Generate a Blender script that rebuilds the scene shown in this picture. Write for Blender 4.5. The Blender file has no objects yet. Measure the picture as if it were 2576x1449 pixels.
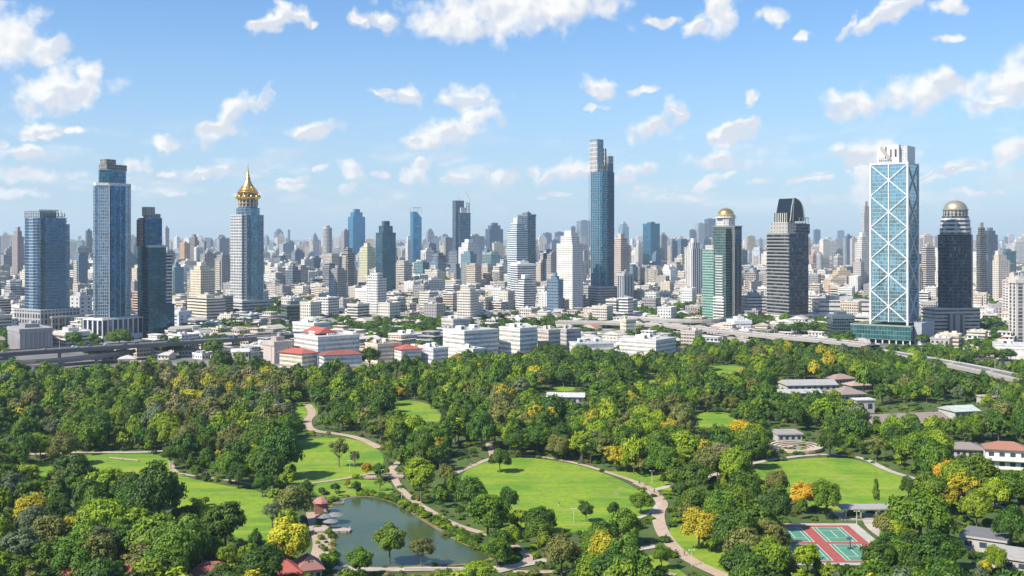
import bpy, math, random
import numpy as np
from mathutils import Vector, Matrix
R = math.radians
C = bpy.context.scene.collection
# ------------------------------------------------------------------ camera, sky, sun, exposure
HCAM, FD, HOR, CX = 110.0, 2767.0, 598.0, 1288.0        # camera height, focal length and horizon measured on the photograph
scene = bpy.context.scene
cam = bpy.data.cameras.new("camera"); camo = bpy.data.objects.new("camera", cam); C.objects.link(camo)
camo.location = (0, 0, HCAM); camo.rotation_euler = (R(90), 0, 0)
cam.sensor_width = 36; cam.lens = 1100/1024*36; cam.shift_y = -(288-HOR/2.5156)/1024
cam.clip_start = 1; cam.clip_end = 120000
scene.camera = camo
SUN_AZ, SUN_EL = R(-123), R(46)                          # azimuth from +Y towards +X
sdir = Vector((math.sin(SUN_AZ)*math.cos(SUN_EL), math.cos(SUN_AZ)*math.cos(SUN_EL), math.sin(SUN_EL)))
sl = bpy.data.lights.new("sun", 'SUN'); sl.energy = 5.0; sl.angle = R(0.5); sl.color = (1, .92, .79)
so = bpy.data.objects.new("sun", sl); C.objects.link(so); so.rotation_euler = (-sdir).to_track_quat('-Z', 'Y').to_euler(); so.location = (-300, -200, 400)
scene.view_settings.view_transform = 'Standard'; scene.view_settings.look = 'None'
scene.view_settings.exposure = 0.52; scene.view_settings.gamma = 1
scene.cycles.max_bounces = 5; scene.cycles.diffuse_bounces = 2; scene.cycles.glossy_bounces = 2; scene.cycles.transmission_bounces = 3
scene.cycles.volume_bounces = 1; scene.cycles.transparent_max_bounces = 6; scene.cycles.use_denoising = True
scene.cycles.caustics_reflective = False; scene.cycles.caustics_refractive = False; scene.cycles.sample_clamp_indirect = 4

class NT:                                                # tiny helper for node trees
    def __init__(s, nt): s.nt = nt; s.n = nt.nodes; s.l = nt.links
    def add(s, t, ins=None, **kw):
        nd = s.n.new(t)
        for k, v in kw.items(): setattr(nd, k, v)
        for k, v in (ins or {}).items():
            i = nd.inputs[k]
            if isinstance(v, bpy.types.NodeSocket): s.l.new(v, i)
            else: i.default_value = v
        return nd
    def m(s, op, a, b=None, c=None, clamp=False):
        d = {0: a}
        if b is not None: d[1] = b
        if c is not None: d[2] = c
        return s.add('ShaderNodeMath', d, operation=op, use_clamp=clamp).outputs[0]
    def mix(s, f, a, b, bt='MIX'):
        nd = s.add('ShaderNodeMix', data_type='RGBA', blend_type=bt)
        for i, v in ((0, f), (6, a), (7, b)):
            if isinstance(v, bpy.types.NodeSocket): s.l.new(v, nd.inputs[i])
            else: nd.inputs[i].default_value = v if i == 0 else (*v, 1)[:4]
        return nd.outputs[2]
    def noise(s, vec, scale, det=4, rough=.55, dim='3D'):
        return s.add('ShaderNodeTexNoise', {'Vector': vec, 'Scale': scale, 'Detail': det, 'Roughness': rough}, noise_dimensions=dim)
    def ss(s, x, a, b, lo=0., hi=1.):
        return s.add('ShaderNodeMapRange', {0: x, 1: a, 2: b, 3: lo, 4: hi}, interpolation_type='SMOOTHSTEP').outputs[0]

world = bpy.data.worlds.new("World"); scene.world = world; world.use_nodes = True
w = NT(world.node_tree); w.n.clear()
world.cycles.sampling_method = 'MANUAL'; world.cycles.sample_map_resolution = 512
sky = w.add('ShaderNodeTexSky', sky_type='NISHITA', sun_disc=False, sun_elevation=SUN_EL, sun_rotation=SUN_AZ % (2*math.pi), altitude=100, air_density=1.0, dust_density=0.6, ozone_density=1.4)
tc = w.add('ShaderNodeTexCoord')
sep = w.add('ShaderNodeSeparateXYZ', {0: tc.outputs['Generated']})
az = w.m('MULTIPLY', w.m('ARCTAN2', sep.outputs[0], sep.outputs[1]), FD)
el = w.m('MULTIPLY', w.m('ARCSINE', sep.outputs[2]), FD)
UV = w.add('ShaderNodeCombineXYZ', {0: az, 1: el}).outputs[0]
nz = w.noise(UV, 0.012, 3, .6, '2D')
dv = w.add('ShaderNodeVectorMath', {0: nz.outputs['Color'], 1: (.5, .5, .5)}, operation='SUBTRACT').outputs[0]
dv = w.add('ShaderNodeVectorMath', {0: dv, 1: (100, 46, 0)}, operation='MULTIPLY').outputs[0]
PV = w.add('ShaderNodeVectorMath', {0: UV, 1: dv}, operation='ADD').outputs[0]
BLOBS = [(1290,22,240,66,4,1),(1150,62,105,44,0,1),(1430,14,110,44,0,1),(960,50,60,30,0,.4),(905,50,30,28,0,.5),
(30,105,80,62,0,.9),(95,125,55,45,20,.7),(130,105,50,22,10,.7),(150,228,108,46,15,1),(232,190,44,32,0,1),(130,262,60,30,0,.9),
(590,292,92,30,42,1),(640,252,48,18,45,1),(540,332,56,16,0,1),(775,328,58,22,18,.95),(435,364,42,18,0,.9),
(1120,338,105,34,12,1),(1195,298,55,32,20,1),(1060,350,52,18,0,1),(1180,246,82,30,0,.9),(1030,236,45,24,0,.75),(970,230,40,10,0,.6),
(700,48,74,26,20,.7),(748,38,55,22,-20,.65),(650,62,36,22,0,.6),(795,60,30,14,0,.5),(1515,220,46,28,-20,.7),(1500,272,32,12,12,.5),(1612,228,42,12,12,.45),
(1640,316,72,26,32,.95),(1692,280,28,26,0,.9),(1845,336,80,24,18,.95),(1898,314,30,20,30,.9),(1800,400,56,26,0,.75),(1790,446,60,18,20,.6),
(1810,30,75,42,50,.8),(1765,70,50,24,30,.75),(1670,52,44,14,0,.5),(1948,42,32,28,0,.6),(2240,30,130,24,25,.7),(2390,14,60,24,0,.6),(2130,66,56,12,45,.6),(2032,90,26,12,10,.5),
(1895,252,28,14,30,.5),(2375,95,36,12,0,.4),(2140,268,75,32,0,.8),(2315,240,92,44,0,1),(2375,208,44,34,0,1),(2550,215,105,52,25,1),(2500,262,60,22,0,.8),
(2120,382,48,24,0,.75),(2172,440,42,78,10,1),(2205,388,62,36,0,1),(2552,380,52,32,0,1),(2420,420,44,18,15,.8),(2350,442,46,14,15,.8),
(60,388,60,20,0,.8),(108,330,52,18,10,.7),(190,326,22,10,0,.5),(2,360,24,12,0,.7),(50,440,120,20,0,.5),(30,482,90,18,0,.45),
(520,440,64,20,15,.75),(430,440,42,14,0,.6),(342,412,26,26,0,.6),(300,472,60,14,0,.4),(725,466,54,16,15,.7),(885,436,30,28,40,.9),(868,470,22,18,0,.7),(806,424,27,13,15,.7),
(1064,410,34,16,0,.8),(1045,442,28,22,30,.8),(1172,448,52,22,0,.85),(1262,442,42,24,0,.9),(1385,442,72,22,10,.9),(1328,432,26,16,0,.9),(1460,430,60,26,10,.9),
(1590,432,52,28,0,.85),(1622,472,24,18,20,.7),(1765,466,56,14,20,.6),(1920,455,42,12,0,.85),(2025,450,52,12,10,.85),(960,446,30,12,0,.6),(440,480,80,12,0,.4),(1400,495,60,10,0,.35),(2440,480,80,10,0,.4),(620,485,60,10,0,.4),(1700,500,80,9,0,.35)]
field = None; PV2 = w.add('ShaderNodeVectorMath', {0: PV, 1: (9, -15, 0)}, operation='ADD').outputs[0]; field2 = None
PVB = PV
for bi, (bx, by, rx, ry, an, s) in enumerate(BLOBS):
    if bi and bi % 12 == 0:                                # batches wait for one another, which keeps the node stack small
        tiny = w.m('MULTIPLY', field, 1e-9); PVB = w.add('ShaderNodeVectorMath', {0: PV, 1: tiny}, operation='ADD').outputs[0]
    ax = (bx-CX)/FD; ez = (HOR-by)/FD; az_ = math.atan(ax); el_ = math.atan(ez*math.cos(az_))
    mp = w.add('ShaderNodeMapping', {'Vector': PVB, 'Location': (az_*FD, el_*FD, 0), 'Rotation': (0, 0, R(an)), 'Scale': (rx*(.66+.62*s), ry*(.66+.62*s), 1)}, vector_type='TEXTURE')
    ln = w.add('ShaderNodeVectorMath', {0: mp.outputs[0]}, operation='LENGTH').outputs['Value']
    field = ln if field is None else w.m('SMOOTH_MIN', field, ln, .25) if rx > 60 else w.m('MINIMUM', field, ln)
PVB = w.add('ShaderNodeVectorMath', {0: PV2, 1: w.m('MULTIPLY', field, 1e-9)}, operation='ADD').outputs[0]
for bi, (bx, by, rx, ry, an, s) in enumerate([q for q in BLOBS if q[2] >= 44 and q[5] > .6]):    # the same clouds a step further from the sun, for their shaded undersides
    if bi and bi % 12 == 0: PVB = w.add('ShaderNodeVectorMath', {0: PV2, 1: w.m('MULTIPLY', field2, 1e-9)}, operation='ADD').outputs[0]
    az_ = math.atan((bx-CX)/FD); el_ = math.atan((HOR-by)/FD*math.cos(az_))
    mp = w.add('ShaderNodeMapping', {'Vector': PVB, 'Location': (az_*FD, el_*FD, 0), 'Rotation': (0, 0, R(an)), 'Scale': (rx*(.66+.62*s), ry*(.66+.62*s), 1)}, vector_type='TEXTURE')
    ln = w.add('ShaderNodeVectorMath', {0: mp.outputs[0]}, operation='LENGTH').outputs['Value']
    field2 = ln if field2 is None else w.m('MINIMUM', field2, ln)
under = w.m('SUBTRACT', field, w.m('MINIMUM', field2, 3.0)); under = w.m('MULTIPLY', under, w.m('GREATER_THAN', under, -.75))
field = w.m('SUBTRACT', 1.0, field)
fb = w.noise(UV, 0.018, 5, .50, '2D').outputs[0]
fs1 = w.noise(UV, .014, 2, .6, '2D').outputs[0]
fs2 = w.noise(w.add('ShaderNodeVectorMath', {0: UV, 1: (14, -20, 0)}, operation='ADD').outputs[0], .014, 2, .6, '2D').outputs[0]
fc = w.m('MAXIMUM', field, -1.0)
dens = w.m('MULTIPLY_ADD', w.m('SUBTRACT', fb, .5), 1.55, fc)
mask = w.ss(dens, -.08, .70, 0, .97)
stretch = w.add('ShaderNodeMapping', {'Vector': UV, 'Scale': (.004, .017, 1)}).outputs[0]
wisp = w.noise(stretch, 1.0, 4, .6, '2D').outputs[0]
wm = w.m('MULTIPLY', w.ss(wisp, .46, .72, 0, .55), w.m('MULTIPLY', w.ss(el, 30, 110), w.ss(el, 330, 150)))
mask = w.m('MAXIMUM', mask, wm)
shade = w.m('ADD', w.m('MULTIPLY', w.m('SUBTRACT', fs2, fs1), .9), w.m('MULTIPLY', w.m('MAXIMUM', w.m('MINIMUM', under, .5), -.5), .62))
ccol = w.mix(w.ss(shade, -.26, .14), (.52, .55, .61), (.72, .715, .70))
skyc = w.mix(1.0, sky.outputs[0], (.068, .092, .118), 'MULTIPLY')
hz = w.ss(el, -20, 620)                                   # the air near the horizon is whiter
skyc = w.mix(w.m('MULTIPLY', w.m('SUBTRACT', 1.0, hz), .55), skyc, (.385, .47, .60))
ccol = w.mix(w.ss(el, 260, 20, 0, .5), ccol, (.49, .55, .64))
bg = w.add('ShaderNodeBackground', {0: w.mix(mask, skyc, ccol), 1: 1.0})
w.l.new(bg.outputs[0], w.add('ShaderNodeOutputWorld').inputs[0])

# ------------------------------------------------------------------ placing: a pixel of the 2576-wide photograph to a ground point
def DD(y, z=0.): return (HCAM-z)*FD/(y-HOR)
def G(x, y, z=0.):
    d = DD(y, z); return ((x-CX)/FD*d, d)
def proj(x, y, z): return (CX+FD*x/y, HOR+(HCAM-z)*FD/y)
def inpoly(px, py, poly):
    c = False; j = len(poly)-1
    for i in range(len(poly)):
        xi, yi = poly[i]; xj, yj = poly[j]
        if (yi > py) != (yj > py) and px < (xj-xi)*(py-yi)/(yj-yi)+xi: c = not c
        j = i
    return c
def tag(o, label=None, cat=None, group=None, kind=None):
    if label: o['label'] = label
    if cat: o['category'] = cat
    if group: o['group'] = group
    if kind: o['kind'] = kind
    return o
def empty(name, loc, rz=0):
    o = bpy.data.objects.new(name, None); C.objects.link(o); o.location = loc; o.rotation_euler = (0, 0, rz); o.empty_display_size = 2; return o

# ------------------------------------------------------------------ materials
def mat(name):
    m = bpy.data.materials.new(name); m.use_nodes = True; t = NT(m.node_tree); t.n.clear(); return m, t
def finish(t, sh): t.l.new(sh, t.add('ShaderNodeOutputMaterial').inputs[0])
def facade_mat():
    m, t = mat('facade')
    at = lambda n: t.add('ShaderNodeAttribute', attribute_name=n)
    uv = t.add('ShaderNodeSeparateXYZ', {0: t.add('ShaderNodeUVMap').outputs[0]})
    fc_ = t.add('ShaderNodeSeparateXYZ', {0: at('fc').outputs['Vector']}); fd = t.add('ShaderNodeSeparateXYZ', {0: at('fd').outputs['Vector']})
    u = t.m('DIVIDE', uv.outputs[0], fc_.outputs[0]); v = t.m('DIVIDE', uv.outputs[1], fc_.outputs[1])
    win = t.m('MULTIPLY', t.m('LESS_THAN', t.m('ABSOLUTE', t.m('SUBTRACT', t.m('FRACT', u), .5)), t.m('MULTIPLY', fd.outputs[0], .5)),
              t.m('LESS_THAN', t.m('ABSOLUTE', t.m('SUBTRACT', t.m('FRACT', v), .5)), t.m('MULTIPLY', fd.outputs[1], .5)))
    cell = t.add('ShaderNodeCombineXYZ', {0: t.m('FLOOR', u), 1: t.m('FLOOR', v), 2: fc_.outputs[2]})
    wn = t.add('ShaderNodeTexWhiteNoise', {0: cell.outputs[0]}, noise_dimensions='3D')
    rnd = wn.outputs[0]
    g_ = fd.outputs[2]; lo = t.m('MULTIPLY_ADD', g_, .50, .38); hi = t.m('MULTIPLY_ADD', g_, -.32, 1.42)
    gl = t.mix(rnd, t.add('ShaderNodeCombineXYZ', {0: lo, 1: lo, 2: lo}).outputs[0], t.add('ShaderNodeCombineXYZ', {0: hi, 1: hi, 2: hi}).outputs[0])
    gcol = t.mix(1.0, at('fb').outputs[0], gl, 'MULTIPLY')
    curtain = t.m('MULTIPLY', t.m('GREATER_THAN', rnd, .86), t.m('SUBTRACT', .55, t.m('MULTIPLY', fd.outputs[2], .5)))
    gcol = t.mix(curtain, gcol, (.45, .44, .40))
    geo = t.add('ShaderNodeNewGeometry')
    dirt = t.noise(t.add('ShaderNodeMapping', {'Vector': geo.outputs['Position'], 'Scale': (.25, .25, .04)}).outputs[0], 1.0, 4).outputs[0]
    wallc = t.mix(t.ss(dirt, .35, .75, 0, .28), at('fa').outputs[0], (.30, .28, .25))
    col = t.mix(win, wallc, gcol)
    tilt = t.add('ShaderNodeVectorMath', {0: wn.outputs[1], 1: (.5, .5, .5)}, operation='SUBTRACT').outputs[0]
    tilt = t.add('ShaderNodeVectorMath', {0: tilt, 1: (.035, .035, .06)}, operation='MULTIPLY').outputs[0]
    wav = t.noise(geo.outputs['Position'], .09, 2).outputs[1]; wav = t.add('ShaderNodeVectorMath', {0: t.add('ShaderNodeVectorMath', {0: wav, 1: (.5, .5, .5)}, operation='SUBTRACT').outputs[0], 1: (.10, .10, .16)}, operation='MULTIPLY').outputs[0]
    tilt = t.add('ShaderNodeVectorMath', {0: tilt, 1: wav}, operation='ADD').outputs[0]
    tilt = t.add('ShaderNodeVectorMath', {0: tilt, 'Scale': win}, operation='SCALE').outputs[0]
    nrm = t.add('ShaderNodeVectorMath', {0: t.add('ShaderNodeVectorMath', {0: geo.outputs['Normal'], 1: tilt}, operation='ADD').outputs[0]}, operation='NORMALIZE').outputs[0]
    p = t.add('ShaderNodeBsdfPrincipled', {'Base Color': col, 'Metallic': t.m('MULTIPLY', win, fd.outputs[2]), 'Roughness': t.m('MULTIPLY_ADD', win, -.58, .72), 'Normal': nrm})
    finish(t, p.outputs[0]); return m
def plain_mat(name='paint', rough=.75, metal=0., dirt=.42, fixed=None, scale=.3, dirtcol=(.2, .19, .17)):
    m, t = mat(name)
    base = t.add('ShaderNodeAttribute', attribute_name='fa').outputs[0] if fixed is None else None
    geo = t.add('ShaderNodeNewGeometry')
    nn = t.noise(geo.outputs['Position'], scale, 5, .65).outputs[0]
    f = t.ss(nn, .4, .75, 0, dirt)
    if base is None: col = t.mix(f, fixed, dirtcol)
    else: col = t.mix(f, base, dirtcol)
    p = t.add('ShaderNodeBsdfPrincipled', {'Base Color': col, 'Metallic': metal, 'Roughness': rough})
    finish(t, p.outputs[0]); return m
FAC = facade_mat(); PL = plain_mat(); GOLD = plain_mat('gold', .32, .85, .3, (.80, .50, .12), .8, (.35, .2, .05)); BRONZE = plain_mat('bronze', .4, .6, .2, (.50, .43, .30), .5)
DARKGL = plain_mat('dark_glass', .1, .7, .2, (.03, .045, .055), .1, (.06, .08, .1)); STEEL = plain_mat('steel', .4, .7, .3, (.4, .42, .45))
STD = [FAC, PL, GOLD, BRONZE, DARKGL, STEEL]

# style: wall colour, glass colour, bay m, floor m, window width share, window height share, mirror share
def S(wall, glass=(.05, .07, .09), bay=3.2, fl=3.4, wf=.7, hf=.6, g=.35): return (wall, glass, bay, fl, wf, hf, g)
WHITE = (.80, .78, .73); CREAM = (.76, .68, .53); BEIGE = (.58, .48, .36); GREY = (.36, .36, .37); DGREY = (.16, .17, .19); CONC = (.48, .46, .42); BRICK = (.40, .20, .11); PINK = (.62, .48, .43)
class MB:
    def __init__(s): s.v = []; s.f = []; s.uv = []; s.st = []; s.mi = []; s.sm = []
    def face(s, pts, st, mi=1, uv=None, sm=False):
        n = len(s.v); s.v += [tuple(p) for p in pts]; s.f.append(tuple(range(n, n+len(pts))))
        s.uv += uv if uv else [(0, 0)]*len(pts); s.st.append(st); s.mi.append(mi); s.sm.append(sm)
    def prism(s, poly, z0, z1, st, roof=None, mi=0, top=True, top_poly=None, u0=0.):
        n = len(poly); tp = top_poly or poly; u = u0
        for i in range(n):
            a, b = poly[i], poly[(i+1) % n]; c, d = tp[(i+1) % n], tp[i]
            L = math.hypot(b[0]-a[0], b[1]-a[1])
            if mi == 0:
                k = max(1, round(L/st[2])); us = st[2]*k                      # whole bays on every face
                zz = st[3]; uu = [(0, z0), (us, z0), (us, z1), (0, z1)]
                uu = [(x + st[2]*i*37, y) for x, y in uu]
            else: uu = None
            s.face([(a[0], a[1], z0), (b[0], b[1], z0), (c[0], c[1], z1), (d[0], d[1], z1)], st, mi, uu)
        if top: s.face([(p[0], p[1], z1) for p in tp], S(roof or (.42, .40, .37)), 1)
        return s
    def box(s, x0, x1, y0, y1, z0, z1, st, roof=None, mi=0, under=False):
        s.prism([(x0, y0), (x1, y0), (x1, y1), (x0, y1)], z0, z1, st, roof or (st[0] if mi else None), mi)
        if under: s.face([(x0, y1, z0), (x1, y1, z0), (x1, y0, z0), (x0, y0, z0)], st, mi if mi else 1)
        return s
    def bar(s, p, q, r, st, mi=1, up=(0, 0, 1), r2=None):                     # square bar between two points
        p = Vector(p); q = Vector(q); d = (q-p).normalized(); u = Vector(up)
        if abs(d.dot(u)) > .98: u = Vector((1, 0, 0))
        a = d.cross(u).normalized(); b = d.cross(a).normalized(); r2 = r if r2 is None else r2
        P = [p+a*r+b*r, p-a*r+b*r, p-a*r-b*r, p+a*r-b*r]; Q = [q+a*r2+b*r2, q-a*r2+b*r2, q-a*r2-b*r2, q+a*r2-b*r2]
        for i in range(4):
            j = (i+1) % 4; s.face([P[i], P[j], Q[j], Q[i]], st, mi)
        s.face(P[::-1], st, mi); s.face(Q, st, mi); return s
    def lathe(s, prof, n, st, mi=1, cx=0, cy=0, sm=True, facet=0):
        for k in range(len(prof)-1):
            (r0, z0), (r1, z1) = prof[k], prof[k+1]; L = 2*math.pi*max(r0, r1); nb = max(1, round(L/st[2]/n))*st[2]
            for i in range(n):
                a, b = 2*math.pi*(i+facet)/n, 2*math.pi*(i+1+facet)/n
                pts = [(cx+r0*math.cos(a), cy+r0*math.sin(a), z0), (cx+r0*math.cos(b), cy+r0*math.sin(b), z0), (cx+r1*math.cos(b), cy+r1*math.sin(b), z1), (cx+r1*math.cos(a), cy+r1*math.sin(a), z1)]
                uvs = [(nb*i, z0), (nb*(i+1), z0), (nb*(i+1), z1), (nb*i, z1)]
                if r1 < 1e-4: pts = pts[:3]; uvs = uvs[:3]
                if r0 < 1e-4: pts = [pts[0], pts[2], pts[3]]; uvs = [uvs[0], uvs[2], uvs[3]]
                s.face(pts, st, mi, uvs, sm)
        return s
    def build(s, name, parent=None, mats=None, loc=None, rz=0, weld=False):
        me = bpy.data.meshes.new(name); me.from_pydata(s.v, [], s.f)
        me.uv_layers.new(name='UVMap'); me.uv_layers[0].data.foreach_set('uv', np.array(s.uv, dtype=np.float32).ravel())
        me.polygons.foreach_set('material_index', np.array(s.mi, dtype=np.int32)); me.polygons.foreach_set('use_smooth', np.array(s.sm, dtype=bool))
        def col(nm, rows):
            a = me.attributes.new(nm, 'FLOAT_COLOR', 'FACE'); a.data.foreach_set('color', np.array([(*r, 1) for r in rows], dtype=np.float32).ravel())
        def vec(nm, rows):
            a = me.attributes.new(nm, 'FLOAT_VECTOR', 'FACE'); a.data.foreach_set('vector', np.array(rows, dtype=np.float32).ravel())
        col('fa', [x[0] for x in s.st]); col('fb', [x[1] for x in s.st]); seed = (hash(name) % 97)/3. if False else len(bpy.data.meshes) % 89
        vec('fc', [(x[2], x[3], seed) for x in s.st]); vec('fd', [(x[4], x[5], x[6]) for x in s.st])
        for m_ in (mats or STD): me.materials.append(m_)
        if weld or any(s.sm):
            import bmesh
            bm = bmesh.new(); bm.from_mesh(me); bmesh.ops.remove_doubles(bm, verts=bm.verts, dist=.001); bm.to_mesh(me); bm.free()
        o = bpy.data.objects.new(name, me); C.objects.link(o)
        if parent: o.parent = parent
        if loc: o.location = loc; o.rotation_euler = (0, 0, rz)
        return o
def bands(mb, x0, x1, y0, y1, z0, z1, step, h, pr, st):
    z = z0
    while z + h <= z1+.01:
        mb.box(x0-pr, x1+pr, y0-pr, y1+pr, z, z+h, st, mi=1, under=True); z += step
def fins(mb, x0, x1, y0, y1, z0, z1, bay, w_, pr, st, faces='FL'):
    if 'F' in faces:
        n = max(1, round((x1-x0)/bay))
        for i in range(n+1):
            x = x0+(x1-x0)*i/n; mb.box(x-w_/2, x+w_/2, y0-pr, y0+.3, z0, z1, st, mi=1)
    if 'L' in faces:
        n = max(1, round((y1-y0)/bay))
        for i in range(n+1):
            y = y0+(y1-y0)*i/n; mb.box(x0-pr, x0+.3, y-w_/2, y+w_/2, z0, z1, st, mi=1)
FOOT = []                                                                   # footprints already taken
class Bld:
    def __init__(s, name, label, cat, x0, xs, x1, yb, th=33, group=None, deep=None):
        d = DD(yb); ph = math.atan((xs-CX)/FD); k = math.cos(ph)*d/FD; wl, wr = (xs-x0)*k, (x1-xs)*k; t = R(th)
        s.d = d; s.a = max(wr/math.cos(t), 2); s.b = deep if deep else (max(wl/math.sin(t), 2) if th > 1 else s.a*.7); s.rot = t-ph
        cx, cy = (xs-CX)/FD*d, d
        X = (math.cos(s.rot), math.sin(s.rot)); Y = (-X[1], X[0])
        s.c = (cx+X[0]*s.a/2+Y[0]*s.b/2, cy+X[1]*s.a/2+Y[1]*s.b/2)
        s.root = empty(name, (s.c[0], s.c[1], 0), s.rot); tag(s.root, label, cat, group)
        s.hx, s.hy = s.a/2, s.b/2; s.mpp = d/FD
        FOOT.append((s.c[0], s.c[1], math.hypot(s.hx, s.hy)))
    def z(s, y): return HCAM-(y-HOR)*s.d/FD
    def lx(s, xpx):                                                          # local x of a picture column on the front-facing side
        ph = math.atan((xpx-CX)/FD); xs_w = (s.c[0]-math.cos(s.rot)*s.hx+math.sin(s.rot)*s.hy, s.c[1]-math.sin(s.rot)*s.hx-math.cos(s.rot)*s.hy)
        X = (math.cos(s.rot), math.sin(s.rot)); tx = (xpx-CX)/FD
        t = (tx*xs_w[1]-xs_w[0])/(X[0]-tx*X[1]); return -s.hx+t
# ------------------------------------------------------------------ the landmark towers
def fb_(b, mb, fx0, fx1, fy0, fy1, z0, z1, st, roof=None, mi=0, under=False):
    mb.box(-b.hx+fx0*b.a, -b.hx+fx1*b.a, -b.hy+fy0*b.b, -b.hy+fy1*b.b, z0, z1, st, roof, mi, under); return mb
def cham(b, c, e=0.):                                                        # chamfered plan, c metres off each corner, e metres outwards
    x, y = b.hx+e, b.hy+e
    return [(-x+c, -y), (x-c, -y), (x, -y+c), (x, y-c), (x-c, y), (-x+c, y), (-x, y-c), (-x, -y+c)]
def part(b, name, fn, mats=None, label=None):
    mb = MB(); fn(mb); o = mb.build(name, b.root, mats)
    if label: o['label'] = label
    return o
def podium(b, z1, ex, st, roof=None, name='podium'):
    mb = MB(); mb.box(-b.hx-ex[0], b.hx+ex[1], -b.hy-ex[2], b.hy+ex[3], 0, z1, st, roof)
    mb.box(-b.hx-ex[0]-.3, b.hx+ex[1]+.3, -b.hy-ex[2]-.3, b.hy+ex[3]+.3, z1-.4, z1+.9, S(st[0]), roof, 1, True)
    o = mb.build(name, b.root); FOOT.append((b.c[0], b.c[1], math.hypot(b.hx+max(ex[0], ex[1]), b.hy+max(ex[2], ex[3])))); return o
BLUE = (.045, .145, .29); DBLUE = (.03, .09, .18); TEAL = (.05, .22, .28); SKYB = (.14, .28, .40); LBLUE = (.16, .34, .46); NAVY = (.02, .04, .08)

# 1 blue glass office tower at the far left
b = Bld('office_tower', 'broad blue glass office tower with a framed rooftop sign, second tower from the left edge', 'tower', 54, 102, 178, 832, 36)
zt = b.z(548); zb = 22
part(b, 'curtain_wall', lambda m: (m.prism(cham(b, 6), zb, zt, S((.07, .11, .16), BLUE, 1.6, 3.6, .93, .74, .8)), fb_(b, m, .93, 1.06, .1, .95, zb, b.z(563), S((.07, .11, .16), SKYB, 1.6, 3.6, .93, .8, .8))))
part(b, 'floor_band', lambda m: [m.prism(cham(b, 6, .25), z, z+.7, S((.20, .26, .33)), mi=1) for z in np.arange(zb+3, zt, 3.6)])
part(b, 'crown', lambda m: (fb_(b, m, .02, .6, .1, .9, zt, b.z(530), S((.30, .32, .33), BLUE, 3, 3.6, .5, .8, .6)),
     [m.bar((-b.hx+.02*b.a+k*4.2, -b.hy+.08*b.b, b.z(547)), (-b.hx+.02*b.a+k*4.2, -b.hy+.08*b.b, b.z(527)), .3, S(GREY)) for k in range(8)],
     m.bar((-b.hx, -b.hy+.08*b.b, b.z(528)), (-b.hx+.65*b.a, -b.hy+.08*b.b, b.z(528)), .5, S((.25, .26, .27)))))
def scrawl(m, x0, y, z0, n, h, st):
    r_ = random.Random(5); x = x0; m.box(x0, x0+n*h*.78, y, y+.15, z0-.3, z0+h*.12, st, mi=1)
    for k in range(n):
        w_ = h*r_.choice((.35, .5, .7)); q = r_.randint(0, 3)
        m.box(x, x+h*.16, y-.2, y, z0, z0+h, st, mi=1)
        if q: m.box(x, x+w_, y-.2, y, z0+h*(.84 if q == 1 else .4), z0+h*(1. if q == 1 else .56), st, mi=1)
        x += w_+h*.25
part(b, 'corner_strip', lambda m: (m.box(-b.hx-.3, -b.hx+5.5, -b.hy-.6, -b.hy+5, zb, zt, S((.04, .07, .10), (.03, .08, .14), 2, 3.6, .9, .8, .8)), m.box(-b.hx-.6, -b.hx+.4, -b.hy+.35*b.b, -b.hy+.6*b.b, zb, zt, S((.3, .38, .46), (.16, .26, .36), 2, 3.6, .9, .7, .8))), label='dark vertical corner strip')
o = part(b, 'sign_lettering', lambda m: scrawl(m, -b.hx+.22*b.a, -b.hy+.1*b.b-.25, b.z(545), 7, 5, S((.05, .05, .06))))
podium(b, 24, (6, 8, 8, 6), S((.42, .41, .40), (.06, .08, .1), 5, 7, .6, .7, .3))
part(b, 'canopy', lambda m: (m.box(-b.hx+4, b.hx+6, -b.hy-15, -b.hy-8.4, 15, 17, S((.5, .5, .5)), mi=1, under=True), [m.box(-b.hx+5+k*9, -b.hx+6.4+k*9, -b.hy-14, -b.hy-12.6, 0, 15, S((.55, .54, .52)), mi=1) for k in range(6)]))

# 2 tallest left tower, octagonal
b = Bld('office_tower', 'tall octagonal glass tower with a dark blue centre stripe and white colonnaded podium', 'tower', 222, 256, 346, 858, 40)
zt = b.z(462); zb = b.z(800)
lit = S((.42, .47, .52), (.22, .34, .47), 2.2, 3.5, .80, .80, .85)
part(b, 'curtain_wall', lambda m: m.prism(cham(b, 9), zb, zt, lit))
part(b, 'centre_bay', lambda m: (m.box(-b.hx+11, -b.hx+11+.42*b.a, -b.hy-1.2, -b.hy+.2, zb, zt-2, S((.02, .08, .15), (.018, .12, .27), 2, 3.5, .93, .88, .8)),
     m.box(-b.hx-1.2, -b.hx+.2, -b.hy+12, b.hy-12, zb, zt-2, S((.3, .36, .42), (.22, .32, .42), 2, 3.5, .9, .85, .8))), label='dark blue glass stripe up the middle of the front')
part(b, 'mullion', lambda m: (fins(m, -b.hx+9, b.hx-9, -b.hy-1.3, b.hy, zb, zt, 8, .5, .3, S((.45, .47, .5)), 'F'),))
part(b, 'parapet', lambda m: (m.prism(cham(b, 9, .4), zt-1.5, zt+1.4, S(WHITE), mi=1)))
part(b, 'upper_storeys', lambda m: (m.prism([(x*.76, y*.76) for x, y in cham(b, 9)], zt+1.3, b.z(426), S((.05, .12, .17), (.04, .14, .22), 2.5, 4, .92, .8, .8)), m.prism([(x*.79, y*.79) for x, y in cham(b, 9)], b.z(426), b.z(424), S(GREY), mi=1)))
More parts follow.
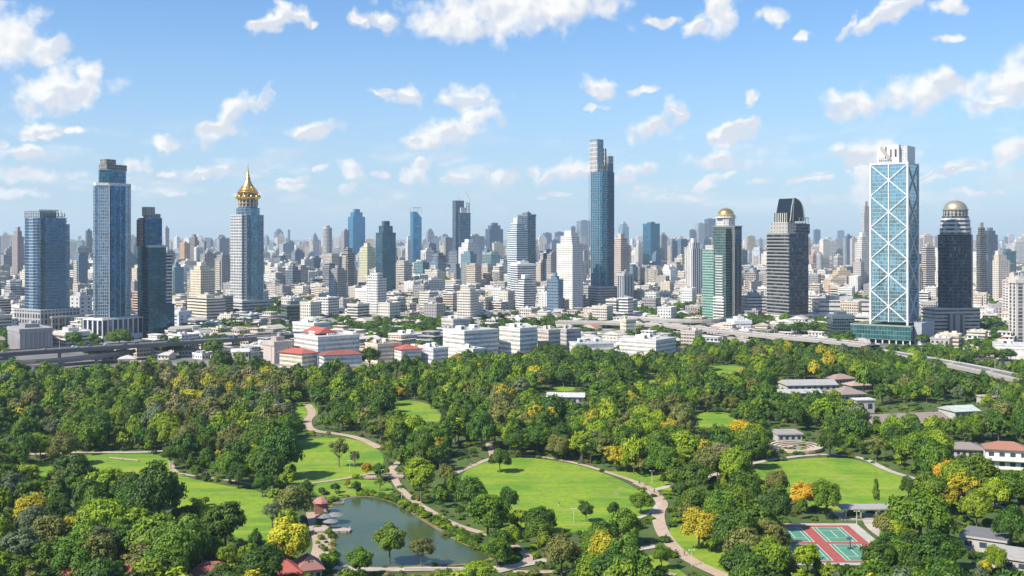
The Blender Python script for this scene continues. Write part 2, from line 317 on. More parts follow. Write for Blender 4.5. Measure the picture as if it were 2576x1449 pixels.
part(b, 'plant_room', lambda m: (fb_(b, m, .22, .8, .2, .8, b.z(424), b.z(411), S((.22, .21, .20), (.05, .05, .05), 1.5, 6, .5, .8, .1)), fb_(b, m, .22, .5, .25, .7, b.z(411), b.z(398), S((.24, .22, .21), (.04, .05, .06), 2, 3, .5, .5, .1))))
podium(b, b.z(805), (4, 4, 6, 4), S((.66, .65, .66), (.03, .05, .09), 7, 30, .72, .62, .3))
part(b, 'lower_collar', lambda m: m.box(-b.hx-1, b.hx+2, -b.hy-2, b.hy+1, b.z(805), zb, S((.6, .58, .56), (.06, .07, .08), 6, 4, .7, .6, .3)))

# 3 stepped teal glass cluster
b = Bld('office_tower', 'dark teal glass tower stepping up to a grey steel-clad top, third landmark from the left', 'tower', 346, 372, 437, 850, 33)
part(b, 'curtain_wall', lambda m: fb_(b, m, 0, .72, 0, 1, 0, b.z(622), S((.02, .06, .09), (.018, .10, .17), 2.4, 3.6, .95, .8, .8)))
part(b, 'upper_tower', lambda m: fb_(b, m, -.02, .66, .25, .9, b.z(622), b.z(548), S((.03, .07, .11), (.02, .11, .23), 3, 3.6, .93, .85, .8)))
part(b, 'striped_wing', lambda m: fb_(b, m, .721, 1, .1, .95, 0, b.z(637), S((.60, .60, .60), (.04, .05, .07), 3, 3.8, 1.1, .55, .3)), label='white striped wing')
part(b, 'glass_base', lambda m: m.box(-b.hx-.4, b.hx+.4, -b.hy-2, -b.hy+2, 6, b.z(768), S((.02, .07, .12), (.02, .10, .17), 3, 3.6, .95, .85, .8)))
part(b, 'parapet', lambda m: fb_(b, m, .0, .73, -.02, .2, b.z(622)-.2, b.z(617), S((.5, .5, .5)), mi=1))
part(b, 'plant_room', lambda m: (fb_(b, m, .1, .62, .3, .7, b.z(548), b.z(537), S((.33, .33, .33), (.08, .08, .1), 2, 4, .5, .7)), fb_(b, m, .05, .42, .35, .7, b.z(548)+2, b.z(520), S((.28, .28, .28), (.3, .3, .3), 1, 30, .4, 1.1, 0)), fb_(b, m, -.12, .05, .4, .8, b.z(620), b.z(552), S((.26, .20, .18), NAVY, 3, 3.5, .4, .4))))

# 4 gold spired tower
b = Bld('spired_tower', 'glass tower topped by a golden tiered spire and open gallery', 'tower', 578, 612, 670, 790, 35)
zb = b.z(757); zt = b.z(540); cr = b.a*.345
def plan4(e=0): x, y = b.hx+e, b.hy+e; return cham(b, 5, e)
part(b, 'punched_wall', lambda m: fb_(b, m, -.012, .04, .1, .95, zb, zt, S((.58, .57, .56), (.03, .05, .08), 4, 4.2, .62, .64, .4)), label='white grid wall of square windows')
part(b, 'curtain_wall', lambda m: (m.prism(plan4(), zb, zt, S((.22, .26, .30), (.07, .16, .25), 2.6, 4.2, .86, .72, .75)), m.box(-b.hx+b.a*.28, -b.hx+b.a*.6, -b.hy-2, -b.hy+1, zb, zt+8, S((.12, .18, .22), (.10, .24, .34), 2.2, 4.2, .85, .9, .85))))
part(b, 'mullion', lambda m: fins(m, -b.hx+5, b.hx-5, -b.hy, b.hy, zb, zt, 6.5, .7, .35, S((.40, .44, .48)), 'F'))
part(b, 'shoulder', lambda m: (m.lathe([(cr*1.25, zt), (cr*1.25, b.z(522)), (cr*1.05, b.z(522)), (cr, b.z(517))], 16, S((.22, .26, .3), (.08, .17, .26), 2, 4, .8, .8, .8), 0, sm=False)))
zz = [b.z(y) for y in (517, 511, 502, 497, 489, 484, 476, 472, 462, 450, 440, 432, 424, 416, 405)]
part(b, 'gallery', lambda m: ([m.bar((cr*.98*math.cos(a), cr*.98*math.sin(a), zz[0]-1), (cr*1.02*math.cos(a), cr*1.02*math.sin(a), zz[3]), .8, S((.62, .52, .36))) for a in np.arange(0, 6.28, 2*math.pi/16)],
     m.lathe([(cr*.8, zz[0]-1), (cr*.8, zz[3]+1)], 16, S((.25, .22, .18), (.04, .05, .06), 3, 5, .7, .7), 0, sm=False),
     m.lathe([(cr*1.12, zz[1]), (cr*1.12, zz[1]+1), (cr*.8, zz[1]+1)], 16, S((.55, .45, .28)), sm=False), m.lathe([(cr*1.1, zz[3]-2), (cr*1.28, zz[3]), (cr*1.28, zz[3]+1.6), (cr*.8, zz[3]+1.6)], 24, S((.5, .4, .2)), 2, sm=False)))
part(b, 'drum', lambda m: (m.lathe([(cr*.93, zz[3]+1.6), (cr*.93, zz[5])], 16, S((.45, .33, .14), (.05, .05, .04), 3, 6, .5, .7), 0, sm=False),
     [m.bar((cr*1.1*math.cos(a), cr*1.1*math.sin(a), zz[3]+1), (cr*1.0*math.cos(a), cr*1.0*math.sin(a), zz[5]), .6, S((.5, .4, .2)), 2) for a in np.arange(0.1, 6.28, 2*math.pi/16)],
     [m.lathe([(.1, z0), (2.2, z0+.1), (2.4, z0+1.4), (1.2, z0+2.8), (0, z0+4.4)], 6, S(CREAM), 2, cr*1.26*math.cos(a), cr*1.26*math.sin(a)) for z0 in (zz[3]+1,) for a in np.arange(.2, 6.28, 2*math.pi/12)]))
part(b, 'spire', lambda m: (m.lathe([(cr*1.10, zz[5]), (cr*1.14, zz[5]+1.2), (cr*.98, zz[5]+2.6), (cr*1.0, zz[6]-.5), (cr*.84, zz[6]+1), (cr*.80, zz[7]), (cr*.62, zz[7]+2), (cr*.50, zz[8]), (cr*.44, zz[8]+1), (cr*.25, zz[9]), (cr*.3, zz[9]+1), (cr*.16, zz[10]), (cr*.2, zz[10]+.8), (cr*.1, zz[11]), (cr*.13, zz[11]+.7), (cr*.06, zz[12]), (.5, zz[13]), (.12, zz[14])], 20, S(CREAM), 2, sm=False),
     [m.bar((cr*.95*math.cos(a), cr*.95*math.sin(a), zz[6]-1), (cr*.36*math.cos(a), cr*.36*math.sin(a), zz[8]+1), .55, S(CREAM), 2) for a in np.arange(0, 6.28, 2*math.pi/12)]))
podium(b, zb, (6, 10, 6, 10), S((.60, .58, .56), (.06, .09, .12), 3.5, 4.4, 1.1, .5, .35))

# 5 magnolia-like tallest tower
b = Bld('residential_tower', 'tallest slender dark blue glass tower with stepped open-framed top shafts', 'tower', 1481, 1509, 1544, 775, 38)
zb = b.z(722); zt = b.z(432)
part(b, 'curtain_wall', lambda m: (m.prism(cham(b, 5), zb, zt, S((.10, .18, .23), (.05, .22, .32), 2.4, 3.7, .86, .82, .8)), fb_(b, m, .5, 1.02, -.03, .9, zb, b.z(432), S((.05, .09, .13), (.02, .07, .13), 3, 3.7, .8, .6, .7))))
part(b, 'mullion', lambda m: (fins(m, -b.hx, b.hx, -b.hy, b.hy, zb, zt, 4.5, .5, .3, S((.35, .42, .46)), 'L'), [m.bar((-b.hx+.42*b.a, -b.hy-.5, z), (-b.hx+.52*b.a, -b.hy-.8, z), .35, S((.5, .5, .5))) for z in np.arange(zb, zt, 3.7)]))
shaft = S((.56, .54, .50), (.10, .14, .18), 3.4, 7, .5, .8, .4)
part(b, 'upper_shaft', lambda m: (fb_(b, m, .05, .5, .3, 1., zt, b.z(349), S((.16, .22, .26), (.16, .28, .36), 2, 3.6, .8, .8, .7)), fb_(b, m, .03, .09, .28, .98, zt, b.z(352), shaft), fb_(b, m, -.02, .45, .2, .9, zt, b.z(412), shaft)))
part(b, 'lower_shaft', lambda m: (fb_(b, m, .62, 1.02, .05, .7, zt, b.z(410), S((.12, .15, .18), DBLUE, 3, 3.6, .8, .7, .6)), fb_(b, m, .66, 1.02, .05, .6, b.z(410), b.z(391), S((.30, .31, .32), (.2, .24, .28), 2, 3.6, .6, .7, .3)), fb_(b, m, .50, .64, .2, .6, zt, b.z(372), shaft)))
part(b, 'roof_mast', lambda m: m.bar((-b.hx+.3*b.a, 0, b.z(349)), (-b.hx+.3*b.a, 0, b.z(344)), .3, S(GREY)))
podium(b, b.z(722), (6, 8, 4, 6), S((.50, .47, .43), (.07, .09, .11), 3.4, 4, .8, .6, .3))

# 6 diamond braced tower
b = Bld('braced_tower', 'broad light blue glass tower wrapped in white diagonal cross bracing', 'tower', 2188, 2283, 2310, 866, 74)
zb = b.z(812); zt = b.z(412); wp = S((.70, .71, .71)); hx, hy = b.hx, b.hy
part(b, 'curtain_wall', lambda m: m.box(-hx, hx, -hy, hy, zb, zt, S((.28, .42, .47), (.27, .46, .53), 1.75, 3.9, .88, .86, .85)))
def braces(m):
    n = 5; H = (zt-zb)/n
    for k in range(n):
        z0, z1 = zb+k*H, zb+(k+1)*H; e = .5
        for (p, q) in (((-hx-e, -hy), (-hx-e, hy)), ((-hx, -hy-e), (hx, -hy-e))):
            m.bar((*p, z0), (*q, z1), .52, wp); m.bar((*q, z0), (*p, z1), .52, wp, up=(0, 1, .1))
    m.bar((-hx-e, 0, zb), (-hx-e, 0, zt), .55, wp)
part(b, 'diagonal_brace', braces)
part(b, 'corner_column', lambda m: [m.box(x-.95, x+.95, y-.95, y+.95, zb-8, zt+2, wp, mi=1) for x in (-hx, hx) for y in (-hy, hy)])
part(b, 'roof_edge', lambda m: (m.box(-hx-.7, hx+.7, -hy-.7, hy+.7, zt, zt+1.6, wp, (.5, .5, .48), mi=1),))
cw = S((.78, .77, .75), (.3, .35, .4), 2.4, 3, .5, .6, .2)
part(b, 'crown', lambda m: (m.box(-hx+2, hx-2, -hy+17, hy-8, zt+1.6, b.z(395), S((.5, .5, .5), (.1, .12, .14), 2, 3, .6, .6), mi=0), m.box(-hx+3, hx-3, hy-14, hy-6, zt+1.6, b.z(366), cw, mi=1), m.box(-hx+3, hx-4, -hy+10, -hy+22, zt+1.6, b.z(362), cw, mi=1),
     m.box(-hx+8, hx-2, -hy+2.5, -hy+10, zt+1.6, b.z(364), S((.66, .66, .65), (.3, .34, .36), 1.6, 1.6, .6, .6, .3)), m.box(-hx+2.6, -hx+8, -hy+12, -hy+14, zt+8, zt+16, S((.05, .06, .08)), mi=1), m.box(-hx+2.6, -hx+8, -hy+17, -hy+19, zt+8, zt+16, S((.15, .15, .15)), mi=1)))
part(b, 'ramp_beam', lambda m: (m.bar((-hx+3, hy-10, b.z(367)), (-hx+3, hy-19, b.z(398)), 1.6, S((.42, .39, .35))), m.bar((-hx+5, hy-12, b.z(367)), (-hx+5, hy-21, b.z(400)), 1.0, S((.3, .28, .26)))))
gp = S((.10, .22, .22), (.08, .26, .27), 3, 4.5, .9, .86, .7)
part(b, 'glass_podium', lambda m: (m.box(-hx-6, hx+4, -hy-5, hy+19, 4, b.z(822), gp, (.10, .16, .05)), m.box(-hx-6.4, hx+4.4, -hy-5.4, hy+19.4, b.z(822), b.z(819), S((.3, .36, .36)), (.10, .14, .05), mi=1, under=True)))
part(b, 'grey_annex', lambda m: m.box(-hx+4.5, hx+14, -hy-13, -hy-5.5, 0, b.z(812), S((.40, .43, .48)), mi=1))
[part(b, 'piloti', lambda m: m.box(-hx-5-.5, -hx-5+.5, y-.6, y+.6, 0, 4, wp, mi=1)) for y in np.arange(-hy-4, hy+18, 7)]
FOOT.append((b.c[0], b.c[1], 52))

# 7 sail-topped dark tower
b = Bld('office_tower', 'dark striped tower with a curved sail-shaped glass crown', 'tower', 1928, 1984, 2038, 818, 44)
zb = b.z(797); zt = b.z(588)
part(b, 'striped_wall', lambda m: fb_(b, m, -.01, .05, .0, 1, zb, zt, S((.30, .30, .30), (.04, .05, .06), 2.6, 4.4, 1.1, .55, .5)), label='grey and black striped side')
part(b, 'curtain_wall', lambda m: m.prism(cham(b, 2.5), zb, zt+.4, S((.05, .065, .09), (.045, .065, .105), 2.6, 4.4, .9, .8, .7)))
part(b, 'floor_band', lambda m: [m.box(-b.hx-.75, -b.hx, -b.hy+2, b.hy-2, z, z+1.1, S((.27, .27, .27)), mi=1, under=True) for z in np.arange(zb+2.2, zt, 4.4)])
part(b, 'setback_tier', lambda m: (fb_(b, m, .05, .95, .1, .9, zt, b.z(560), S((.40, .38, .36), (.1, .1, .1), 5, 5, .3, .3)), fb_(b, m, .35, 1.0, -.0, .6, zt, b.z(563), S(DGREY, NAVY, 3, 4, .9, .8, .7)), fb_(b, m, .12, .5, .2, .8, b.z(560), b.z(535), S((.50, .49, .46), (.04, .06, .06), 4, 16, .6, .8, .5))))
def sail(m):
    x0, x1 = -b.hx+.2*b.a, -b.hx+.86*b.a; z0 = b.z(556); H = b.z(498)-z0; L = x1-x0; pr = [(x0, z0), (x0+L*.02, z0+H*.32), (x0+L*.10, z0+H*.62), (x0+L*.22, z0+H), (x0+L*.36, z0+H*.995), (x0+L*.50, z0+H*.96), (x0+L*.64, z0+H*.89), (x0+L*.76, z0+H*.79), (x0+L*.86, z0+H*.65), (x0+L*.93, z0+H*.48), (x0+L*.98, z0+H*.28), (x1, z0+H*.1), (x1, z0)]
    y0, y1 = -b.hy+.12*b.b, -b.hy+.78*b.b; n = len(pr); gs = S(DGREY)
    for i in range(n-1): m.face([(pr[i][0], y1, pr[i][1]), (pr[i][0], y0, pr[i][1]), (pr[i+1][0], y0, pr[i+1][1]), (pr[i+1][0], y1, pr[i+1][1])], gs, 3 if 3 <= i <= 6 else 4)
    m.face([(x, y0, z) for x, z in pr], gs, 4); m.face([(x, y1, z) for x, z in pr][::-1], gs, 4)
    for i in range(2, n-1): m.bar((pr[i][0], y0-.3, pr[i][1]), (pr[i+1][0], y0-.3, pr[i+1][1]), .5, S((.45, .45, .42)), 1)
    m.bar((x0+L*.16, y0-.4, z0), (x0+L*.24, y0-.4, z0+H), .5, S((.5, .49, .46)), 1); m.bar((x0-.3, y0-.3, z0), (x0+L*.1, y0-.3, z0+H*.62), .5, S((.5, .49, .46)), 1); m.bar((x0+L*.18, y0-.4, z0+H+.4), (x0+L*.34, y0-.4, z0+H+.2), .5, S((.6, .6, .57)), 1)
part(b, 'sail_crown', sail)
part(b, 'roof_frame', lambda m: [m.bar((-b.hx+f*b.a, -b.hy+.05*b.b, b.z(562)), (-b.hx+f*b.a, -b.hy+.05*b.b, b.z(547)), .35, S((.3, .3, .3))) for f in (.55, .7, .85, .97)]+[m.bar((-b.hx+.5*b.a, -b.hy+.05*b.b, b.z(547)), (b.hx, -b.hy+.05*b.b, b.z(547)), .35, S((.3, .3, .3)))])
podium(b, b.z(796), (2, 4, 2, 3), S((.66, .62, .56), (.09, .09, .09), 6, 22, .8, .12, .2))
part(b, 'blank_wing', lambda m: (m.box(b.hx+5, b.hx+44, -b.hy-4+8, b.hy+6, 0, b.z(795), S((.56, .58, .62)), mi=1), m.box(b.hx+44.01, b.hx+52, -b.hy+2, b.hy, 0, b.z(797), S((.05, .08, .12), DBLUE, 3, 4, .9, .9, .6))), label='blank pale grey wing beside the podium')
FOOT.append((b.c[0]+50, b.c[1]+5, 40))

# 8 gold domed white tower and the dark and green one in front
b = Bld('domed_tower', 'white stepped tower crowned by a shining golden dome', 'tower', 1797, 1826, 1855, 760, 40)
zt = b.z(548); r = 22*b.mpp
part(b, 'wall', lambda m: m.prism(cham(b, 6), 0, zt, S((.70, .67, .62), (.07, .09, .12), 3.2, 3.6, .5, .55, .3)))
part(b, 'drum', lambda m: (m.lathe([(r*1.18, zt), (r*1.18, b.z(545)), (r*1.08, b.z(545)), (r*1.08, b.z(541)), (r*1.0, b.z(541))], 20, S((.70, .66, .58), (.05, .05, .06), 3, 9, .5, .55, .3), 0, sm=False), m.lathe([(r*1.12, b.z(541)), (r*1.12, b.z(540)), (0, b.z(540))], 20, S(CREAM), 1, sm=False)))
part(b, 'dome', lambda m: m.lathe([(r*.95*math.cos(a), b.z(540)+(b.z(523)-b.z(540))*math.sin(a)) for a in np.linspace(0, math.pi/2-.001, 10)], 28, S(CREAM), 2)).data.polygons.foreach_set('use_smooth', [True]*252)
part(b, 'finial', lambda m: m.lathe([(.8, b.z(523)), (.4, b.z(520)), (0, b.z(518))], 8, S(CREAM), 2))
b = Bld('residential_tower', 'black and green glass high-rise with a framed top in front of the golden dome', 'tower', 1765, 1826, 1858, 812, 50)
z1 = b.z(628); z2 = b.z(570); z3 = b.z(745)
part(b, 'green_wing', lambda m: fb_(b, m, .0, .8, .52, 1, 0, z1, S((.30, .44, .38), (.09, .25, .22), 2.6, 3.5, .9, .6, .55)), label='pale green glass wing')
part(b, 'curtain_wall', lambda m: fb_(b, m, 0, .42, 0, .515, 0, b.z(575), S((.10, .15, .14), (.03, .11, .11), 3, 3.5, .8, .7, .6)))
part(b, 'balcony', lambda m: [m.box(-b.hx-1.1, -b.hx, -b.hy+.12*b.b, -b.hy+.42*b.b, z, z+1.3, S((.62, .64, .60)), mi=1, under=True) for z in np.arange(z3-40, b.z(640), 3.5)], label='stack of pale balconies')
part(b, 'pier', lambda m: fins(m, -b.hx+.43*b.a, b.hx, -b.hy-.12*b.b, b.hy, 0, z2, 6.5, .7, .4, S((.34, .36, .36)), 'F'), label='pale vertical piers')
part(b, 'dark_slab', lambda m: (fb_(b, m, .43, 1, -.12, .8, 0, z2, S((.06, .075, .08), (.22, .26, .27), 2.2, 3.5, .45, .55, .5)),))
part(b, 'top_frame', lambda m: (fb_(b, m, .5, .95, -.15, -.12, b.z(610), b.z(578), S((.12, .16, .2), (.2, .3, .4), 3, 5, .9, .8, .6)), fb_(b, m, .4, 1.03, -.16, .8, z2, z2+1, S((.3, .28, .28)), mi=1)))
part(b, 'roof_terrace', lambda m: fb_(b, m, .05, .5, .55, .9, z1, z1+6, S((.55, .52, .5), (.1, .1, .1), 3, 3, .5, .5)))
part(b, 'lower_block', lambda m: [m.box(-b.hx-2.0, -b.hx-.05, -b.hy+.05*b.b, -b.hy+.5*b.b, z, z+1.9, S((.66, .65, .62)), mi=1, under=True) for z in np.arange(0, z3, 3.9)], label='lower part with thick white bands')

# 9 silver domed dark tower on the right
b = Bld('domed_tower', 'dark navy glass tower with tiered top and silver bronze dome', 'tower', 2353, 2378, 2454, 850, 30)
zb = b.z(775); zt = b.z(590); r = 29*b.mpp
part(b, 'curtain_wall', lambda m: m.prism(cham(b, 5), zb, zt, S((.06, .08, .11), (.02, .035, .07), 2.6, 3.7, .88, .8, .65)))
part(b, 'mullion', lambda m: fins(m, -b.hx+9, b.hx-9, -b.hy, b.hy, zb, zt, 5.2, .4, .3, S((.16, .19, .23)), 'F'))
part(b, 'tier', lambda m: (m.lathe([(r*1.3, zt), (r*1.3, b.z(572)), (r*1.22, b.z(572)), (r*1.22, b.z(552)), (r*1.12, b.z(552)), (r*1.12, b.z(543)), (0, b.z(543))], 16, S((.58, .57, .56), (.07, .1, .14), 3, 4.5, 1.1, .5, .5), 0, sm=False, facet=.5)), label='white ringed tiers')
part(b, 'drum', lambda m: (m.lathe([(r*1.03, b.z(543)), (r*1.03, b.z(528))], 20, S((.40, .37, .33), (.04, .05, .06), 4.5, 7, .6, .75, .3), 0, sm=False), m.lathe([(r*1.1, b.z(528)), (r*1.1, b.z(526)), (0, b.z(526))], 24, S((.3, .28, .25)), 1, sm=False), m.lathe([(r*1.12, b.z(536)), (r*1.12, b.z(535))], 20, S((.5, .48, .45)), 1, sm=False)))
part(b, 'dome', lambda m: m.lathe([(r*math.cos(a), b.z(527)+(b.z(503)-b.z(527))*math.sin(a)) for a in np.linspace(0, math.pi/2-.001, 10)], 28, S(CREAM), 3)).data.polygons.foreach_set('use_smooth', [True]*252)
part(b, 'finial', lambda m: m.lathe([(1.2, b.z(504)), (.8, b.z(501)), (0, b.z(500))], 8, S(CREAM), 3))
podium(b, b.z(777), (14, 3, 4, 6), S((.56, .51, .46), (.07, .07, .08), 3.6, 4, 1.1, .45, .3))
part(b, 'stone_wing', lambda m: fb_(b, m, .02, .5, -.45, -.1, 0, b.z(790), S((.33, .31, .31), (.12, .12, .13), 8, 40, .35, .9, .1)))

# 10 crane tower, two dark slabs
b = Bld('glass_tower', 'tall dark steel-blue slab tower with masts and a rooftop crane', 'tower', 1138, 1150, 1184, 712, 26)
part(b, 'tall_slab', lambda m: fb_(b, m, 0, .62, .3, 1, 0, b.z(504), S((.10, .14, .19), (.06, .12, .2), 2.6, 3.8, .85, .8, .7)))
part(b, 'short_slab', lambda m: fb_(b, m, .2, 1, 0, .29, 0, b.z(535), S((.10, .15, .2), (.06, .14, .22), 3, 3.8, .88, .8, .75)))
part(b, 'mast', lambda m: (m.bar((-b.hx+.25*b.a, 0, b.z(504)), (-b.hx+.25*b.a, 0, b.z(486)), .35, S(GREY), r2=.1), m.bar((-b.hx+.4*b.a, 0, b.z(504)), (-b.hx+.4*b.a, 0, b.z(498)), .35, S(GREY))))
part(b, 'plant_room', lambda m: fb_(b, m, .3, .75, .05, .25, b.z(535), b.z(522), S((.62, .63, .65), (.2, .2, .2), 2, 3, .5, .5)))
part(b, 'crane_tower', lambda m: (fb_(b, m, .74, .78, .1, .2, b.z(535), b.z(506), S(GREY), mi=1), fb_(b, m, .92, .96, .1, .2, b.z(535), b.z(506), S(GREY), mi=1), [fb_(b, m, .7, 1., .08, .22, b.z(y), b.z(y)+1.4, S(GREY), mi=1, under=True) for y in (528, 520, 513)]))
part(b, 'crane_jib', lambda m: (m.bar((-b.hx+.9*b.a, -b.hy, b.z(507)), (-b.hx+.9*b.a, -b.hy, b.z(497)), .5, S(WHITE)), m.bar((-b.hx+.92*b.a, -b.hy, b.z(497)), (-b.hx+.52*b.a, -b.hy, b.z(478)), .45, S(WHITE), r2=.25)))

# 11 open-framed blue tower
b = Bld('glass_tower', 'slim bright blue tower with a curved facade and open framed top', 'tower', 1032, 1039, 1061, 682, 20)
z1 = b.z(530); n = 8
def curved(m):
    for k in range(n):
        f0, f1 = k/n, (k+1)/n; top = b.z(532+30*max(0, (k/n-.35))**1.2)
        fb_(b, m, f0, f1, .06*math.sin(f0*3.1), 1, 0, top, S((.02, .16, .30), (.02, .24, .42), 2.4, 3.8, .95, .85, .75))
part(b, 'curtain_wall', curved)
part(b, 'roof_frame', lambda m: ([m.bar((x, y, z1-8), (x, y, b.z(522)), .6, S((.4, .44, .48))) for x in (-b.hx, 0, b.hx) for y in (-b.hy, b.hy)], [m.bar((-b.hx, y, b.z(522)), (b.hx, y, b.z(522)), .6, S((.4, .44, .48))) for y in (-b.hy, b.hy)], m.bar((-b.hx, -b.hy, b.z(522)), (-b.hx, b.hy, b.z(522)), .6, S((.4, .44, .48)))))

# ------------------------------------------------------------------ other towers one can point out
def tower(label, x0, xs, x1, yt, yb, st, th=33, top='plant', roof=None, name='high_rise', deep=None, extra=None, band=None, pod=None):
    b = Bld(name, label, 'tower', x0, xs, x1, yb, th, deep=deep); zt = b.z(yt)
    z0 = 0
    if top in ('plant', 'step', 'round', 'cap'):
        if top == 'round':
            r = min(b.hx, b.hy)*1.1
            part(b, 'wall', lambda m: m.lathe([(r, 0), (r, zt)], 14, st, 0, sm=False)); part(b, 'parapet', lambda m: m.lathe([(r*1.05, zt-3), (r*1.05, zt), (0, zt)], 14, S(st[0]), 1, sm=False))
        else: part(b, 'wall', lambda m: m.box(-b.hx, b.hx, -b.hy, b.hy, 0, zt, st, roof))
        if top == 'step': part(b, 'setback_tier', lambda m: (fb_(b, m, .15, .85, .15, .85, zt, zt+5+.06*zt, st, roof), fb_(b, m, .3, .7, .3, .7, zt+5+.06*zt, zt+9+.1*zt, S(st[0]), mi=1)))
        elif top == 'cap': part(b, 'roof_slab', lambda m: m.box(-b.hx-.6, b.hx+.6, -b.hy-.6, b.hy+.6, zt-3, zt+.8, S(st[0]), roof, 1, True))
        part(b, 'plant_room', lambda m: (fb_(b, m, .25, .7, .25, .75, zt, zt+4.5 if top != 'step' else zt+5+.06*zt, S((st[0][0]*.8, st[0][1]*.8, st[0][2]*.8)), mi=1), fb_(b, m, .5, .62, .4, .6, zt, zt+7, S(GREY), mi=1) if top != 'step' else None))
    if band: part(b, 'floor_band', lambda m: bands(m, -b.hx, b.hx, -b.hy, b.hy, 2, zt, band[0], band[1], band[2], S(band[3])))
    if pod: podium(b, b.z(pod), (3, 5, 4, 5), S(st[0], st[1], 4, 4, .8, .5, .3))
    if extra: extra(b, zt)
    return b
pun = lambda w, g=(.06, .07, .09), bay=3., fl=3.4, wf=.5, hf=.55: S(w, g, bay, fl, wf, hf, .3)
rib = lambda w, g=(.05, .06, .08), fl=3.6, hf=.5: S(w, g, 3, fl, 1.1, hf, .4)
SOFT = lambda c: tuple(.9*x+.1*(sum(c)/3) for x in c)
gls = lambda g, w=(.10, .14, .18), bay=2.4, fl=3.6: S(w, SOFT(g), bay, fl, .9, .82, .7)
tower('narrow brown and grey tower left of the broad blue office tower', 30, 44, 60, 595, 730, pun((.34, .28, .27)), top='step')
def stepped5(b, zt): part(b, 'gable_crown', lambda m: (fb_(b, m, .1, .8, .2, .8, zt, zt+6, pun(CREAM)), fb_(b, m, .25, .6, .3, .7, zt+6, zt+11, S(CREAM), mi=1)))
tower('cream stepped apartment tower rising from a wide striped car park podium', 478, 505, 541, 680, 800, pun((.74, .63, .46), bay=3.4), top='plant', extra=stepped5)
tower('wide cream podium block with long dark window stripes', 470, 520, 568, 752, 812, rib((.70, .62, .50), fl=4, hf=.42), top='plant', name='car_park')
tower('dark brown twin tower behind, third from the gold-spired tower', 476, 490, 501, 605, 690, pun((.20, .17, .17)), top='step')
tower('orange brown tower beside the dark twin tower', 452, 464, 478, 612, 692, pun((.55, .33, .20)), top='cap')
tower('dark blue slab tower between brown tower and gold-spired tower', 494, 500, 519, 606, 665, gls(DBLUE), top='plant')
tower('grey tower close behind the left side of the gold-spired tower', 545, 552, 577, 600, 690, pun((.34, .36, .40)), top='plant')
tower('rounded grey apartment tower with white balcony grid', 806, 818, 841, 573, 705, S((.50, .48, .47), (.06, .07, .09), 3.4, 3.5, .7, .62, .3), top='round')
tower('slim grey tower right behind the bright blue tower', 859, 866, 879, 580, 690, S((.36, .36, .38), (.07, .08, .1), 3, 3.5, .7, .6, .3), top='cap')
tower('bright blue glass tower with lighter left edge and grey roof block', 875, 888, 919, 545, 676, gls((.02, .26, .48), (.02, .18, .32)), 30, top='step')
tower('yellow capped pale green apartment tower', 903, 924, 944, 632, 728, S((.62, .60, .38), (.14, .18, .12), 3.2, 3.5, .7, .5, .3), 40, top='step')
tower('dark teal glass tower beside the yellow capped tower', 945, 962, 996, 585, 752, gls((.03, .14, .20), (.03, .08, .11)), 33, top='step')
tower('small orange residential block left of the yellow capped tower', 873, 884, 904, 670, 712, pun((.62, .42, .24)), top='plant')
tower('faint blue round-topped tower on the hazy skyline', 690, 697, 713, 583, 632, gls(BLUE), top='step', name='distant_tower')
tower('thin blue sliver tower right of the round-topped one', 724, 727, 730, 578, 632, gls(DBLUE), top='plant', name='distant_tower')
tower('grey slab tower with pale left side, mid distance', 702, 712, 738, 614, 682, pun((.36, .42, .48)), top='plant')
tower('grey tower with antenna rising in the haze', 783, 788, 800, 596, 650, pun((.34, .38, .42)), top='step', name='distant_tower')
tower('cream and grey twin-faced block below the hazy grey slab', 690, 704, 742, 662, 722, pun((.58, .56, .52)), top='plant')
tower('white apartment block left of the rounded grey tower', 757, 766, 788, 652, 705, pun((.62, .60, .57)), top='plant')
tower('slate blue block behind the white apartment block', 783, 790, 808, 648, 700, gls(DBLUE), top='plant')
tower('slim pale tower with white crown left of the framed blue tower', 1020, 1026, 1034, 612, 700, pun((.66, .65, .64)), top='step')
tower('square cream apartment block behind the crane tower, left one', 1075, 1088, 1110, 648, 690, pun((.70, .62, .52)), top='plant')
tower('cream tower touching the crane tower on its left', 1108, 1120, 1138, 618, 680, pun((.66, .57, .46)), top='step')
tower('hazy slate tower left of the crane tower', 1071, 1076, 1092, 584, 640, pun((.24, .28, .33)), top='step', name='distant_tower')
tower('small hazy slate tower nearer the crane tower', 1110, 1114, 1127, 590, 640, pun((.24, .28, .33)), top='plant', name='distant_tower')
tower('white residential tower with punched windows right of the crane tower', 1153, 1177, 1206, 622, 722, pun((.76, .74, .73)), 45, top='step')
tower('pale pink slab behind the white residential tower', 1170, 1180, 1220, 594, 700, pun((.62, .58, .58)), top='plant')
tower('steel blue glass tower with green sloped cap', 1221, 1232, 1266, 576, 672, gls((.06, .14, .24)), top='step')
tower('pale teal glass block in front of the steel blue tower', 1212, 1236, 1258, 640, 712, gls((.16, .32, .36), (.3, .4, .42)), top='plant')
tower('tall slate glass tower with pale green upper corner', 1303, 1327, 1348, 540, 745, gls((.06, .12, .17), (.14, .2, .24)), 42, top='cap')
tower('white banded tower joined to a teal glass shaft', 1276, 1300, 1328, 580, 765, S((.70, .72, .74), (.04, .14, .18), 3, 3.6, 1.1, .5, .5), 42, top='step')
tower('wide white striped lower tower before the slate glass tower', 1284, 1302, 1349, 665, 775, rib((.68, .69, .70), fl=3.5, hf=.52), 24, top='cap')
tower('small white stepped block at the foot of the striped tower', 1296, 1318, 1347, 715, 790, rib((.74, .73, .71), fl=3.4), 35, top='step')
